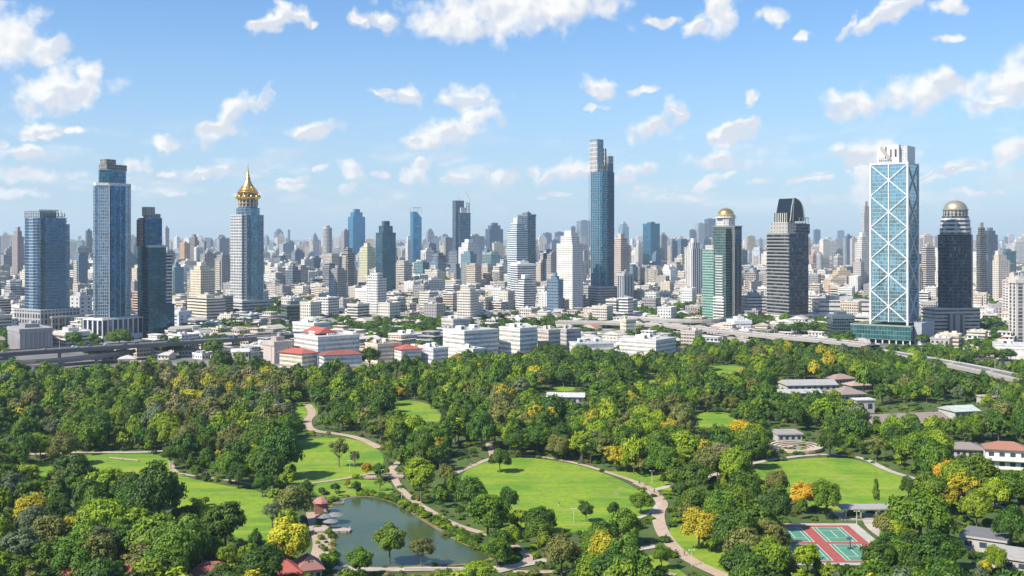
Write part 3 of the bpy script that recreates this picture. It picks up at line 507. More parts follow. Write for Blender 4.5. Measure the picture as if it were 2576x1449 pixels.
tower('big white apartment tower with rows of small windows', 1400, 1440, 1467, 612, 780, S((.78, .74, .67), (.10, .12, .15), 3.2, 3.3, .55, .5, .3), 52, top='step', band=(3.3, .5, .5, (.78, .75, .70)))
tower('dark grey tower left of the big white apartment tower', 1376, 1386, 1402, 640, 745, pun((.36, .33, .34)), top='plant')
tower('beige block left of the big white apartment tower', 1347, 1360, 1380, 660, 740, pun((.58, .52, .45)), top='plant')
tower('blue glass twin slab in the haze, left of pair', 1365, 1372, 1388, 586, 640, gls(BLUE), top='plant', name='distant_tower')
tower('blue glass curved slab in the haze, right of pair', 1395, 1402, 1418, 584, 640, gls(BLUE), top='cap', name='distant_tower')
tower('grey glass tower with white corner behind the tallest tower', 1450, 1462, 1486, 555, 640, gls((.18, .24, .3), (.3, .33, .36)), top='cap')
tower('thin dark hazy tower left of the grey glass tower', 1436, 1440, 1448, 570, 640, gls(DBLUE), top='plant', name='distant_tower')
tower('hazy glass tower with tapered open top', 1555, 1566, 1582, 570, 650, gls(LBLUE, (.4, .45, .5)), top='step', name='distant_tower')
tower('pink beige tower directly right of the tallest tower', 1540, 1562, 1584, 615, 760, S((.58, .46, .40), (.12, .12, .14), 3, 3.5, .7, .5, .3), 40, top='step')
tower('grey blue slab with pale side fin below the pink beige tower', 1553, 1570, 1593, 690, 778, S((.42, .42, .44), (.1, .12, .16), 6, 60, .5, 1., .2), 40, top='cap')
tower('white residential tower left of the mid blue tower', 1597, 1606, 1617, 620, 690, pun((.62, .58, .54)), top='step')
tower('mid blue glass tower with notched dark parapet', 1617, 1637, 1660, 562, 684, gls((.03, .20, .32), (.03, .14, .22)), 40, top='plant')
tower('grey brown tower touching the mid blue tower', 1658, 1664, 1678, 592, 680, pun((.28, .27, .28)), top='plant')
tower('small hazy tower standing alone on the skyline', 1664, 1667, 1674, 585, 615, gls(DBLUE), top='plant', name='distant_tower')
tower('beige concrete office block below the mid blue tower', 1622, 1628, 1656, 685, 730, S((.50, .44, .38), (.2, .2, .2), 2.5, 30, .4, 1., .1), 20, top='plant')
tower('white tower with dark vertical recess left of the green glass wing', 1724, 1742, 1768, 625, 752, S((.72, .71, .69), (.08, .09, .11), 5, 50, .4, 1., .2), 40, top='step')
tower('grey glass block with white lines behind the gold domed tower', 1747, 1757, 1775, 562, 640, rib((.50, .5, .52), (.07, .1, .15)), top='plant')
tower('dark blue slab behind the gold domed tower', 1772, 1782, 1800, 551, 640, gls((.06, .10, .18)), top='cap')
tower('small dark teal slab left of the grey glass block', 1734, 1738, 1750, 578, 640, gls((.03, .10, .16)), top='plant')
tower('white office building with long window bands beside the dark striped tower', 1863, 1880, 1930, 745, 808, rib((.76, .74, .71), fl=4.2, hf=.4), 20, top='plant')
tower('dark navy block among white roofs behind the striped tower', 1892, 1900, 1932, 640, 675, gls(DBLUE), top='plant')
tower('twin-finned blue hazy tower right of the sail crown tower', 2046, 2051, 2064, 578, 640, gls(BLUE), top='cap', name='distant_tower')
tower('white punched-window tower left of the braced tower', 2150, 2168, 2190, 610, 745, pun((.72, .69, .64), (.05, .06, .08), 3.4, 3.6, .6, .6), 40, top='step')
tower('slender white tower hidden half behind the braced tower', 2166, 2174, 2190, 535, 720, pun((.52, .50, .48)), 40, top='step')
tower('pale beige tower left of the punched-window tower', 2138, 2144, 2156, 600, 690, pun((.58, .52, .48)), top='plant')
tower('orange beige cluster block below the pale beige tower', 2085, 2105, 2150, 690, 738, pun((.66, .50, .34)), 30, top='step')
tower('second orange beige block of the cluster, nearer the white roofs', 2072, 2090, 2124, 702, 750, pun((.68, .54, .38)), 30, top='plant')
tower('round grey residential tower behind the orange cluster', 2048, 2056, 2076, 640, 700, S((.5, .5, .52), (.1, .12, .16), 3, 3.5, .7, .6, .3), top='round')
tower('dark blue hazy slab left of the braced tower', 2106, 2110, 2124, 580, 622, gls(DBLUE), top='plant', name='distant_tower')
tower('grey narrow tower between braced and silver domed towers', 2318, 2330, 2352, 620, 762, rib((.56, .50, .45)), 40, top='plant')
tower('black glass box right of the braced tower', 2316, 2328, 2342, 666, 730, gls(NAVY), top='plant')
tower('dark slim tower right of the silver domed tower', 2456, 2466, 2482, 590, 760, gls((.07, .08, .11), (.3, .28, .26)), 40, top='step')
tower('navy tower with stepped roof behind the cream hotel block', 2470, 2486, 2510, 590, 690, gls((.04, .06, .12)), top='step')
tower('cream hotel block with a full grid of small windows', 2480, 2512, 2541, 655, 760, pun((.72, .64, .54), (.07, .07, .1), 3.4, 3.5, .5, .5), 45, top='step')
tower('teal glass block behind the cream hotel block', 2512, 2530, 2556, 632, 725, gls((.04, .22, .28)), top='cap')
tower('pale tower at the far right behind the teal block', 2540, 2552, 2580, 618, 700, pun((.62, .60, .58)), top='step')
tower('tan slab tower with two blank piers at the right edge', 2537, 2556, 2600, 705, 872, S((.62, .58, .54), (.12, .11, .11), 8, 3.6, .5, .8, .2), 30, top='cap')
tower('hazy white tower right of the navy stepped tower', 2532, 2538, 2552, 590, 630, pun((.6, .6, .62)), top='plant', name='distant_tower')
tower('grey block behind the stone car park at the right', 2460, 2480, 2560, 775, 812, pun((.50, .48, .5), (.1, .12, .15), 4, 4), 20, top='plant', name='office_block')
tower('grey flat box left of the tall octagonal tower', 215, 219, 232, 580, 690, gls((.14, .2, .25)), top='plant')
tower('pale grey tower right of the teal cluster', 412, 416, 426, 573, 700, pun((.5, .52, .56)), top='plant')
tower('white wedge block between blue office tower and octagonal tower', 176, 200, 232, 745, 818, S((.60, .60, .62), NAVY, 9, 5, .3, .4), 40, top='plant', name='office_block')
tower('grey concrete shed with ribbed metal walls by the elevated road', 18, 50, 134, 830, 882, S((.34, .33, .34), (.28, .27, .28), 1.2, 60, .5, 1.1, 0.), 14, top='cap', name='warehouse')
tower('rounded white car park with dark decks behind the elevated road', 134, 165, 225, 838, 872, rib((.66, .62, .59), (.06, .06, .07), 3.6, .42), 25, top='cap', name='car_park')
tower('dark green glazed office block with green sign panel', 706, 722, 772, 768, 820, rib((.10, .14, .14), (.03, .06, .06), 4, .7), 18, top='plant', name='office_block')
tower('white block with blank end wall in front of the teal glass tower', 893, 928, 968, 728, 770, rib((.78, .76, .74), (.35, .36, .38), 3.4, .3), 45, top='cap', name='office_block')
tower('white grid apartment block at the foot of the square cream block', 1065, 1078, 1118, 705, 745, pun((.70, .70, .70), (.12, .14, .17), 3.4, 3.4, .7, .5), 30, top='plant', name='apartment_block')
tower('small white block with dark grid windows left of crane tower base', 1126, 1132, 1160, 692, 716, pun((.72, .72, .72)), 20, top='plant', name='apartment_block')
tower('beige block with two domed roof tanks near the white tower', 1227, 1252, 1276, 730, 770, pun((.64, .54, .42)), 30, top='plant', name='office_block')
tower('cream block before the office tower podium, leftmost in the city', 0, 20, 52, 745, 800, pun((.52, .50, .48)), 35, top='plant', name='office_block')
tower('grey lattice block at the left edge behind the shed', -30, -8, 30, 795, 850, rib((.60, .56, .52)), 30, top='cap', name='office_block')
tower('white cube building right of the teal cluster', 434, 450, 482, 785, 835, S((.60, .62, .68), (.1, .12, .16), 9, 4, .4, .4, .2), 35, top='cap', name='office_block')
tower('white stacked building with small sign left of the sail tower podium', 1828, 1848, 1890, 808, 842, S((.74, .73, .74), (.3, .31, .33), 5, 5, .6, .3, .2), 20, top='cap', name='office_block')
tower('dark glazed mall block between sail tower and braced tower', 2080, 2095, 2150, 795, 848, gls((.04, .08, .11)), 15, top='cap', name='shopping_mall')
tower('white slatted building behind the braced tower podium', 2040, 2060, 2190, 755, 812, rib((.68, .66, .63), (.10, .10, .11), 6, .35), 12, top='plant', name='office_block')
# ------------------------------------------------------------------ front row of mid-rise white buildings, each floor's ribbon of windows a part
def hip(m, x0, x1, y0, y1, z0, h, col, ov=1., ridge=None):
    x0 -= ov; x1 += ov; y0 -= ov; y1 += ov; w_, l_ = x1-x0, y1-y0; st = S(col)
    k = (min(w_, l_)/2 if ridge is None else ridge)
    if w_ >= l_: A, B_ = (x0+k, (y0+y1)/2, z0+h), (x1-k, (y0+y1)/2, z0+h); c = [(x0, y0, z0), (x1, y0, z0), (x1, y1, z0), (x0, y1, z0)]; fs = [(c[0], c[1], B_, A), (c[1], c[2], B_), (c[2], c[3], A, B_), (c[3], c[0], A)]
    else: A, B_ = ((x0+x1)/2, y0+k, z0+h), ((x0+x1)/2, y1-k, z0+h); c = [(x0, y0, z0), (x1, y0, z0), (x1, y1, z0), (x0, y1, z0)]; fs = [(c[0], c[1], A), (c[1], c[2], B_, A), (c[2], c[3], B_), (c[3], c[0], A, B_)]
    for f in fs: m.face(list(f), st, 1)
    m.face([(p[0], p[1], z0-.01) for p in c[::-1]], st, 1)
    m.box(x0, x1, y0, y1, z0-.45, z0-.02, S((col[0]*.7, col[1]*.7, col[2]*.7)), mi=1, under=True)
def hosp(label, x0, xs, x1, yt, yb, th, wall=WHITE, fl=3.7, rf=None, roof=(.50, .48, .45), deep=None, name='hospital_block', solid_left=False, hipc=None, gl=(.05, .07, .10), tanks=2, pier=4.):
    b = Bld(name, label, 'building', x0, xs, x1, yb, th, deep=deep); zt = b.z(yt); n = max(2, int(round(zt/fl))); f = zt/n; hx, hy = b.hx, b.hy
    m = MB(); st = S(wall)
    for k in range(n): m.box(-hx, hx, -hy, hy, k*f, k*f+f*.52, st, mi=1, under=True)
    m.box(-hx-.4, hx+.4, -hy-.4, hy+.4, zt-.3, zt+.9, st, roof, 1, True)
    nb = max(2, int(b.a/pier)); nl = max(2, int(b.b/pier))
    for i in range(nb+1):
        x = -hx+(b.a-.7)*i/nb; m.box(x, x+.7, -hy+.02, hy-.02, 0, zt-.3, st, mi=1)
    for i in range(nl+1):
        y = -hy+(b.b-.7)*i/nl; m.box(-hx+.02, hx-.02, y, y+.7, 0, zt-.3, st, mi=1)
    if solid_left: m.box(-hx-.25, -hx+1.2, -hy-.1, hy+.1, 0, zt+2, st, mi=1)
    m.build('wall', b.root)
    for k in range(n):
        mm = MB(); mm.prism([(-hx+.55, -hy+.55), (hx-.55, -hy+.55), (hx-.55, hy-.55), (-hx+.55, hy-.55)], k*f+f*.52, (k+1)*f, S((.3, .3, .3), gl, 1.6, 60, .92, 1.1, .5), top=False)
        mm.build('window', b.root)
    if hipc:
        mm = MB(); hip(mm, -hx, hx, -hy, hy, zt+.9, min(b.a, b.b)*.2, hipc, 1.2); mm.build('roof', b.root)
    else:
        part(b, 'roof_house', lambda q: [(fb_(b, q, x, x+.16, y, y+.25, zt+.9, zt+4, S((wall[0]*.95, wall[1]*.95, wall[2]*.95)), mi=1), fb_(b, q, x+.02, x+.08, y-.02, y, zt+1.2, zt+3, S(NAVY), mi=1)) for x, y in ((.15, .4), (.6, .5))[:tanks]]+
             [fb_(b, q, .35+.05*i, .38+.05*i, .2, .28, zt+.9, zt+2.2, S((.62, .62, .62)), mi=1) for i in range(4)])
    return b
RED = (.42, .085, .06); DRED = (.26, .07, .05)
b = hosp('long white hospital block with a red roofed top floor', 738, 800, 907, 850, 918, 30)
part(b, 'red_roof', lambda m: hip(m, -b.hx+6, -b.hx+.62*b.a, -b.hy+.25*b.b, b.hy-3, b.z(845)+1, 4.5, RED, 0, 3)); part(b, 'stair_tower', lambda m: fb_(b, m, .9, 1.01, .1, .5, 0, b.z(843), S(WHITE), mi=1))
b = hosp('white block with square windows and pale dome behind the red roofed hospital', 735, 790, 832, 815, 868, 40, fl=3.8)
part(b, 'dome', lambda m: m.lathe([(8*math.cos(a), b.z(815)+2+4.5*math.sin(a)) for a in np.linspace(0, 1.57, 7)], 20, S((.5, .54, .44)), 1))
hosp('white walled block under a bright red hip roof, beside the pinkish block', 702, 760, 800, 893, 938, 40, CREAM, 3.4, hipc=RED, pier=3)
hosp('long white block under a dark red hip roof at the park edge', 803, 815, 912, 897, 942, 14, WHITE, 3.4, hipc=DRED, pier=3)
tower('pinkish windowless concrete block left of the red hip roof', 662, 690, 738, 862, 915, S((.50, .42, .38), (.42, .35, .32), 9, 60, .1, 1.1, 0), 30, top='cap', name='concrete_block')
hosp('curved cream terraced building with reddish flat roof', 918, 950, 1010, 868, 918, 30, CREAM, 3.6, roof=(.36, .24, .19))
hosp('small white wing with flat red roof beside the cream terraces', 990, 1010, 1060, 882, 920, 22, WHITE, 3.4, hipc=RED)
hosp('white l-shaped low block behind the cream terraces', 977, 1020, 1078, 845, 880, 33, WHITE, 3.4)
hosp('white cube wing with few dark windows at the park edge', 1052, 1090, 1128, 878, 918, 38, (.70, .71, .74), 3.8, pier=6)
hosp('broad white banded office with sloping roof wing, left of the twin white blocks', 1113, 1168, 1256, 835, 912, 36, WHITE, 4.)
hosp('low white annex stepping down before the broad banded office', 1150, 1190, 1222, 880, 922, 36, WHITE, 3.6, tanks=1)
hosp('white horizontal banded block with blue tinted side, centre of the front row', 1255, 1308, 1352, 828, 905, 45, WHITE, 3.9)
hosp('beige block with tall dark glass entrance next to the banded block', 1352, 1380, 1410, 832, 898, 40, (.60, .55, .49), 3.9, gl=(.04, .05, .07))
hosp('pinkish grey block with ribbon windows right of the tall glass entrance', 1405, 1425, 1462, 830, 890, 38, (.54, .49, .48), 3.8)
hosp('low white building with pale green metal roof behind the park trees', 1432, 1450, 1545, 866, 906, 18, WHITE, 3.8, roof=(.42, .46, .43))
hosp('long curved white building with small square windows, right of centre', 1556, 1650, 1702, 858, 908, 60, WHITE, 3.5, pier=2.6)
hosp('white office box behind the broad banded office', 1110, 1140, 1185, 805, 845, 40, (.70, .66, .60), 3.8, tanks=1)
hosp('cream block with stair tower in front of the centre white blocks', 1560, 1575, 1600, 805, 862, 30, CREAM, 4, tanks=1)
hosp('long low white hall with blank fascia at the right edge', 2500, 2504, 2640, 868, 902, 5, WHITE, 7, tanks=1, name='low_hall', deep=30)

# ------------------------------------------------------------------ elevated roads
def along(pts, step):
    out = []
    for (x0, y0), (x1, y1) in zip(pts[:-1], pts[1:]):
        L = math.hypot(x1-x0, y1-y0); n = max(1, int(L/step))
        out += [(x0+(x1-x0)*i/n, y0+(y1-y0)*i/n) for i in range(n)]
    return out+[pts[-1]]
def smooth(pts, it=2):
    for _ in range(it):
        q = [pts[0]]
        for a, b_ in zip(pts[:-1], pts[1:]): q += [(a[0]*.75+b_[0]*.25, a[1]*.75+b_[1]*.25), (a[0]*.25+b_[0]*.75, a[1]*.25+b_[1]*.75)]
        pts = q+[pts[-1]]
    return pts
def ribbon(m, pts, w0, z0, z1, st, mi=1, off=0.):
    n = len(pts); L, Rr = [], []
    for i, p in enumerate(pts):
        a, c = pts[max(0, i-1)], pts[min(n-1, i+1)]; dx, dy = c[0]-a[0], c[1]-a[1]; k = math.hypot(dx, dy) or 1; nx, ny = -dy/k, dx/k
        L.append((p[0]+nx*(off+w0/2), p[1]+ny*(off+w0/2))); Rr.append((p[0]+nx*(off-w0/2), p[1]+ny*(off-w0/2)))
    for i in range(n-1):
        m.face([(*Rr[i], z1), (*Rr[i+1], z1), (*L[i+1], z1), (*L[i], z1)], st, mi)
        if z0 is not None:
            m.face([(*L[i], z0), (*L[i+1], z0), (*Rr[i+1], z0), (*Rr[i], z0)], st, mi)
            m.face([(*Rr[i], z0), (*Rr[i+1], z0), (*Rr[i+1], z1), (*Rr[i], z1)], st, mi); m.face([(*L[i+1], z0), (*L[i], z0), (*L[i], z1), (*L[i+1], z1)], st, mi)
    return L, Rr
ROADLINES = []
def flyover(label, D, zd, wd, pier=34, tone=1.):  # tone under one paints a shaded side into deck and parapet concrete
    pts = along(smooth([G(x, y, zd) for x, y in D]), 12); root = empty('elevated_road', (0, 0, 0)); tag(root, label, 'flyover', 'elevated concrete roads')
    ROADLINES.append((pts, wd/2+4)); con = S((.36*tone, .33*tone, .31*tone))
    m = MB(); ribbon(m, pts, wd, zd-2.6, zd, con); m.build('deck', root)
    m = MB(); ribbon(m, pts, wd-1.2, None, zd+.06, S((.15*min(1, tone+.3), .145*min(1, tone+.3), .145*min(1, tone+.3)))); m.build('road_surface', root)
    m = MB(); ribbon(m, pts, .15, None, zd+.12, S((.7, .7, .68))); m.build('lane_marking', root)
    for sgn in (-1, 1): m = MB(); ribbon(m, pts, .35, zd-.2, zd+1.05, S((.48*tone, .45*tone, .42*tone)), off=sgn*(wd/2-.2)); m.build('parapet', root)
    acc = 0
    for a, c in zip(pts[:-1], pts[1:]):
        acc += math.hypot(c[0]-a[0], c[1]-a[1])
        if acc > pier:
            acc = 0; an = math.atan2(c[1]-a[1], c[0]-a[0]); m = MB(); m.prism([(-1, -1), (1, -1), (1, 1), (-1, 1)], 0, zd-4, S((.36, .34, .32)), mi=1)
            m.prism([(-1, -1.2), (1, -1.2), (1, 1.2), (-1, 1.2)], zd-4, zd-2.62, S((.42, .40, .37)), mi=1, top_poly=[(-1.1, -wd*.42), (1.1, -wd*.42), (1.1, wd*.42), (-1.1, wd*.42)]); m.build('pier', root, loc=(*a, 0), rz=an)
    return pts
fly1 = flyover('dark elevated road running from the left edge behind the park trees', [(-300, 912), (0, 887), (170, 876), (330, 866), (470, 858), (600, 850), (760, 838), (860, 836)], 14, 24, tone=.38)  # concrete darkened to paint in the shade on its near side
fly2 = flyover('lower elevated ramp under the dark road at the left edge', [(-260, 925), (0, 912), (140, 906), (260, 892), (330, 880)], 8, 9, tone=.55)  # ramp concrete darkened too, with side shade put into its colour
fly3 = flyover('upper elevated road curving from the centre towards the sail tower', [(1400, 808), (1600, 812), (1760, 824), (1900, 840), (2050, 852), (2200, 868)], 15, 14)
fly4 = flyover('lower elevated road beneath the upper one, right of centre', [(1500, 830), (1700, 832), (1830, 850), (1950, 868)], 9, 11)
fly5 = flyover('elevated road sloping to the right edge past the braced tower', [(2130, 872), (2230, 885), (2330, 903), (2450, 924), (2600, 958), (2760, 990)], 10, 15)
fly6 = flyover('short upper elevated road joining behind the green glazed tower', [(1560, 796), (1700, 806), (1800, 806), (1850, 800)], 14, 9)
def near_road(x, y, mg=9):
    for pts, w_ in ROADLINES:
        for p in pts[::2]:
            if (p[0]-x)**2+(p[1]-y)**2 < (w_+mg)**2: return True
    return False

# ------------------------------------------------------------------ low city blocks: individual ones in front, the far city as one mass
rng = random.Random(11)
PAL = [((.70, .65, .57), 6), ((.62, .54, .43), 4), ((.74, .73, .70), 6), ((.44, .41, .38), 3), ((.56, .48, .42), 2), ((.33, .32, .32), 2), ((.54, .38, .30), 1), ((.52, .55, .60), 1)]
def pick(r): 
    t = r.random()*sum(p[1] for p in PAL)
    for c, k in PAL:
        t -= k
        if t <= 0: return c
    return PAL[0][0]
ROOFC = [(.66, .62, .55), (.46, .44, .41), (.72, .67, .58), (.38, .35, .32), (.34, .27, .23), (.50, .45, .38), (.30, .30, .31), (.44, .20, .14)]
CNAME = {(.70, .65, .57): 'off-white', (.62, .54, .43): 'beige', (.74, .73, .70): 'white', (.44, .41, .38): 'grey', (.56, .48, .42): 'tan', (.33, .32, .32): 'dark grey', (.54, .38, .30): 'terracotta', (.52, .55, .60): 'bluish grey'}
def yaw(x, y):
    a = .35*math.sin(x*.0011+1.3)+.5*math.sin(y*.0009+x*.0004); return a+.25
def lowgeo(mw, mr, a, b_, h, wall, style, roofc, r, cx=0, cy=0, rz=0):
    c, s = math.cos(rz), math.sin(rz)
    tr = lambda pl: [(cx+c*p[0]-s*p[1], cy+s*p[0]+c*p[1]) for p in pl]
    bx = lambda x0, x1, y0, y1: tr([(x0, y0), (x1, y0), (x1, y1), (x0, y1)])
    gl = r.choice([(.03, .035, .045), (.05, .06, .075), (.02, .025, .03), (.04, .06, .07)])
    st = S(wall, gl, r.uniform(2.6, 4.2), r.uniform(3.2, 4.), r.choice([.45, .6, .75, 1.1]), r.uniform(.32, .58), .35)
    mw.prism(bx(-a/2, a/2, -b_/2, b_/2), 0, h, st, roofc)
    if style == 0 and h > 42:
        k = r.uniform(.5, .8); e = r.uniform(3, 9); mw.prism(bx(-a/2*k, a/2*k, -b_/2*k, b_/2*k), h, h+e, st, wall)
        if r.random() < .5: mr.prism(bx(-a*.16, a*.1, -b_*.16, b_*.12), h+e, h+e+r.uniform(2, 6), S(wall), wall, 1)
        if r.random() < .6: q = r.uniform(.1, .3); mw.prism(bx(-a/2-1.5, -a/2+a*q, -b_*.3, b_*.3), 0, h*r.uniform(.8, .97), S(pick(r)), wall)
    if style == 0:                                                        # flat roof with parapet, sheds and tanks
        for q in (bx(-a/2-.3, a/2+.3, -b_/2-.3, -b_/2+.15), bx(-a/2-.3, a/2+.3, b_/2-.15, b_/2+.3), bx(-a/2-.3, -a/2+.15, -b_/2+.16, b_/2-.16), bx(a/2-.15, a/2+.3, -b_/2+.16, b_/2-.16)): mr.prism(q, h-.5, h+1.1, S(wall), wall, 1)
        for _ in range(r.randint(2, 7)):
            x, y, w_, l_, q = r.uniform(-.35, .2)*a, r.uniform(-.35, .2)*b_, r.uniform(1.2, max(2., a*.26)), r.uniform(1.2, max(2., b_*.26)), r.uniform(1.4, 3.6)
            cc = r.choice([wall, roofc, (.6, .6, .6), (.3, .3, .3)]); mr.prism(bx(x, x+w_, y, y+l_), h, h+q, S(cc), cc, 1)
    elif style == 1:                                                      # gable
        e = .8; hh = min(a, b_)*.22; A = bx(-a/2-e, a/2+e, -b_/2-e, b_/2+e)
        m0 = tr([(-a/2-e, 0), (a/2+e, 0)]); sr = S(roofc)
        mr.face([(*A[0], h), (*A[1], h), (*m0[1], h+hh), (*m0[0], h+hh)], sr); mr.face([(*A[2], h), (*A[3], h), (*m0[0], h+hh), (*m0[1], h+hh)], sr)
        mr.face([(*A[1], h), (*A[2], h), (*m0[1], h+hh)], S(wall)); mr.face([(*A[3], h), (*A[0], h), (*m0[0], h+hh)], S(wall))
    elif style == 2:                                                      # slab over terrace
        mr.prism(bx(-a/2-1, a/2+1, -b_/2-1, b_/2+1), h, h+.6, S(wall), roofc, 1); k = r.uniform(.4, .7)
        mw.prism(bx(-a/2*k, a/2*k, -b_/2*k, b_/2*.9), h+.6, h+4.2, st, roofc); mr.prism(bx(-a/2*k-.8, a/2*k+.8, -b_/2*k-.8, b_/2*.9+.8), h+4.2, h+4.7, S(wall), roofc, 1)
    else:                                                                 # barrel vault
        N = 6; hh = b_*.2; sr = S(roofc); P = [(-b_/2-.4+(b_+.8)*i/N, h+hh*math.sin(math.pi*i/N)) for i in range(N+1)]
        for i in range(N):
            q0 = tr([(-a/2-.5, P[i][0]), (a/2+.5, P[i][0]), (a/2+.5, P[i+1][0]), (-a/2-.5, P[i+1][0])])
            mr.face([(*q0[0], P[i][1]), (*q0[1], P[i][1]), (*q0[2], P[i+1][1]), (*q0[3], P[i+1][1])], sr)
        for sx in (-a/2-.49, a/2+.49):
            q0 = tr([(sx, p[0]) for p in P]); mr.face([(*q0[i], P[i][1]) for i in range(N+1)], S(wall))
def parkline(x):                                                          # row of the photo where the park starts, by column
    for (a, ya), (b_, yb) in zip(PARKL[:-1], PARKL[1:]):
        if a <= x <= b_: return ya+(yb-ya)*(x-a)/(b_-a)
    return 900
PARKL = [(-2000, 940), (0, 958), (200, 956), (330, 948), (560, 935), (660, 932), (700, 948), (920, 952), (1000, 930), (1130, 930), (1250, 918), (1480, 912), (1700, 914), (1760, 890), (1900, 884), (2100, 882), (2300, 896), (2576, 925), (5000, 950)]
def free(x, y, r):
    for fx, fy, fr in FOOT:
        if (fx-x)**2+(fy-y)**2 < (fr*.92+r)**2: return False
    return not near_road(x, y, 9 if r > 4 else 1)
KEEP = [(52, 182, 770, 834), (222, 350, 790, 866), (340, 445, 740, 852), (470, 572, 730, 812), (566, 690, 740, 797), (895, 1000, 700, 754), (1125, 1210, 690, 724), (1275, 1352, 700, 790), (1396, 1470, 700, 782), (1478, 1548, 700, 778), (1540, 1596, 690, 778), (1720, 1770, 690, 752), (1762, 1862, 740, 814), (1924, 2150, 760, 845), (2136, 2345, 780, 880), (2300, 2470, 760, 850), (2530, 2600, 800, 880), (2478, 2545, 700, 762), (700, 775, 765, 822), (15, 228, 825, 884), (888, 970, 725, 772), (1060, 1122, 700, 746)]
cand = []; treespots = []
y = 1000.
while y < 9500:
    step = 24 if y < 1900 else (24+(y-1900)*.018 if y < 4500 else 70+(y-4500)*.010); half = y*.49+60; x = -half
    while x < half:
        jx, jy = x+rng.uniform(-.25, .25)*step, y+rng.uniform(-.3, .3)*step; px, py = proj(jx, jy, 0); rr = step*.36
        if any(x0 < px < x1 and y0 < py and py-11*FD/jy < y1-5 and jy < DD(y1)+30 for x0, x1, y0, y1 in KEEP): x += step; continue
        if py < parkline(px)-6 and (y > 2400 or free(jx, jy, rr)):
            t = rng.random(); green = .5+.5*math.sin(jx*.009+2)*math.sin(jy*.011+.5)
            if y < 3800 and t < .22+.34*(green > .68)+.10*(y < 1350): treespots.append((jx, jy))
            else:
                a, b_ = step*rng.uniform(.62, .98), step*rng.uniform(.5, .9); q = rng.random()
                if y < 1350: h = rng.uniform(4, 11) if q < .9 else rng.uniform(11, 18)
                elif y < 2000: h = rng.uniform(5, 15) if q < .82 else (rng.uniform(18, 34) if q < .985 else rng.uniform(35, 60))
                elif y < 3200: h = rng.uniform(8, 24) if q < .68 else (rng.uniform(22, 48) if q < .95 else rng.uniform(50, 85))
                else: h = rng.uniform(10, 34) if q < .62 else (rng.uniform(30, 66) if q < .93 else rng.uniform(62, 118))
                if h > 45: a, b_ = min(a, rng.uniform(20, 34)), min(b_, rng.uniform(16, 28))
                cand.append((jx, jy, a, b_, h, rng.random()))
        x += step
    y += step*.95
def seen_size(c): return (c[2]*c[4]+c[2]*c[3]*110/c[1]*.6)/c[1]**2
cand.sort(key=lambda c: -seen_size(c))
inframe = [c for c in cand if -20 < proj(c[0], c[1], 0)[0] < 2596]
solo = set(id(c) for c in inframe[:270])
MARK = [(116, 'broad blue office tower'), (284, 'tall octagonal tower'), (392, 'dark teal cluster'), (510, 'cream stepped tower'), (624, 'gold-spired tower'), (730, 'hazy grey slab'), (823, 'rounded grey tower'), (897, 'bright blue tower'), (970, 'dark teal tower'), (1046, 'framed blue tower'), (1160, 'crane tower'), (1244, 'steel blue tower'), (1320, 'striped white tower'), (1432, 'big white apartment tower'), (1512, 'tallest tower'), (1565, 'pink beige tower'), (1640, 'mid blue tower'), (1745, 'white recessed tower'), (1822, 'gold domed tower'), (1982, 'sail-topped tower'), (2080, 'orange cluster'), (2245, 'braced tower'), (2405, 'silver domed tower'), (2510, 'cream hotel block'), (2560, 'tan slab tower')]
ORD = 'first second third fourth fifth sixth seventh eighth ninth tenth eleventh twelfth thirteenth fourteenth fifteenth sixteenth seventeenth eighteenth nineteenth twentieth'.split()
def ordinal(i): return ORD[i] if i < 20 else 'number %d' % (i+1)
def unique_labels(items, fmt):                                             # items: (key phrase, x in the picture, object)
    g = {}
    for k, px, o in items: g.setdefault(k, []).append((px, o))
    for k, l in g.items():
        l.sort(key=lambda t: t[0])
        for i, (px, o) in enumerate(l): o['label'] = k if len(l) == 1 else fmt % (k, ordinal(i), len(l))
SN = ['flat roofed', 'gabled', 'terraced', 'vaulted']; RN = {0: 'pale', 1: 'grey', 2: 'cream', 3: 'brown-grey', 4: 'brown', 5: 'tan', 6: 'slate', 7: 'red'}
mw_all = MB(); mr_all = MB(); items = []
for c in cand:
    x, y, a, b_, h, sd = c; r = random.Random(int(sd*1e9)); wall = pick(r); ri = r.choice([0, 0, 1, 2, 2, 3, 4, 5, 5, 6, 7] if h < 14 else [0, 1, 2, 5]); style = r.choice([0, 0, 0, 1, 2, 2, 3]) if h < 16 and y < 2300 else 0
    rz = yaw(x, y)
    if h > 45 and r.random() < .4: wall = r.choice([(.12, .2, .3), (.2, .24, .3), (.3, .3, .32), (.14, .28, .34)])
    if id(c) in solo:
        mw, mr = MB(), MB(); lowgeo(mw, mr, a, b_, h, wall, style, ROOFC[ri], r); root = empty('low_building' if h < 30 else 'high_rise', (x, y, 0), rz)
        mw.build('wall', root); mr.build('roof', root)
        px, py = proj(x, y, h); k = min(MARK, key=lambda t: abs(t[0]-px))
        kind = 'building' if h < 30 else 'tower'; tag(root, 'x', kind, 'low city buildings between the towers' if h < 30 else 'mid-rise towers of the city')
        rel = 'below' if py > 850 else 'before' if py > 780 else 'beside' if py > 700 else 'behind'
        cn = CNAME.get(wall, 'blue-grey'); hn = 'tall' if h > 30 else 'mid-rise' if h > 15 else 'low'
        items.append(('%s %s %s %s, %s top, %s %s' % (hn, cn, SN[style], kind, RN[ri], rel, k[1]), px, root))
    elif abs(x) < y*.52+100:
        lowgeo(mw_all, mr_all, a, b_, h, wall, style, ROOFC[ri], r, x, y, rz)
unique_labels(items, '%s, %s of %d')
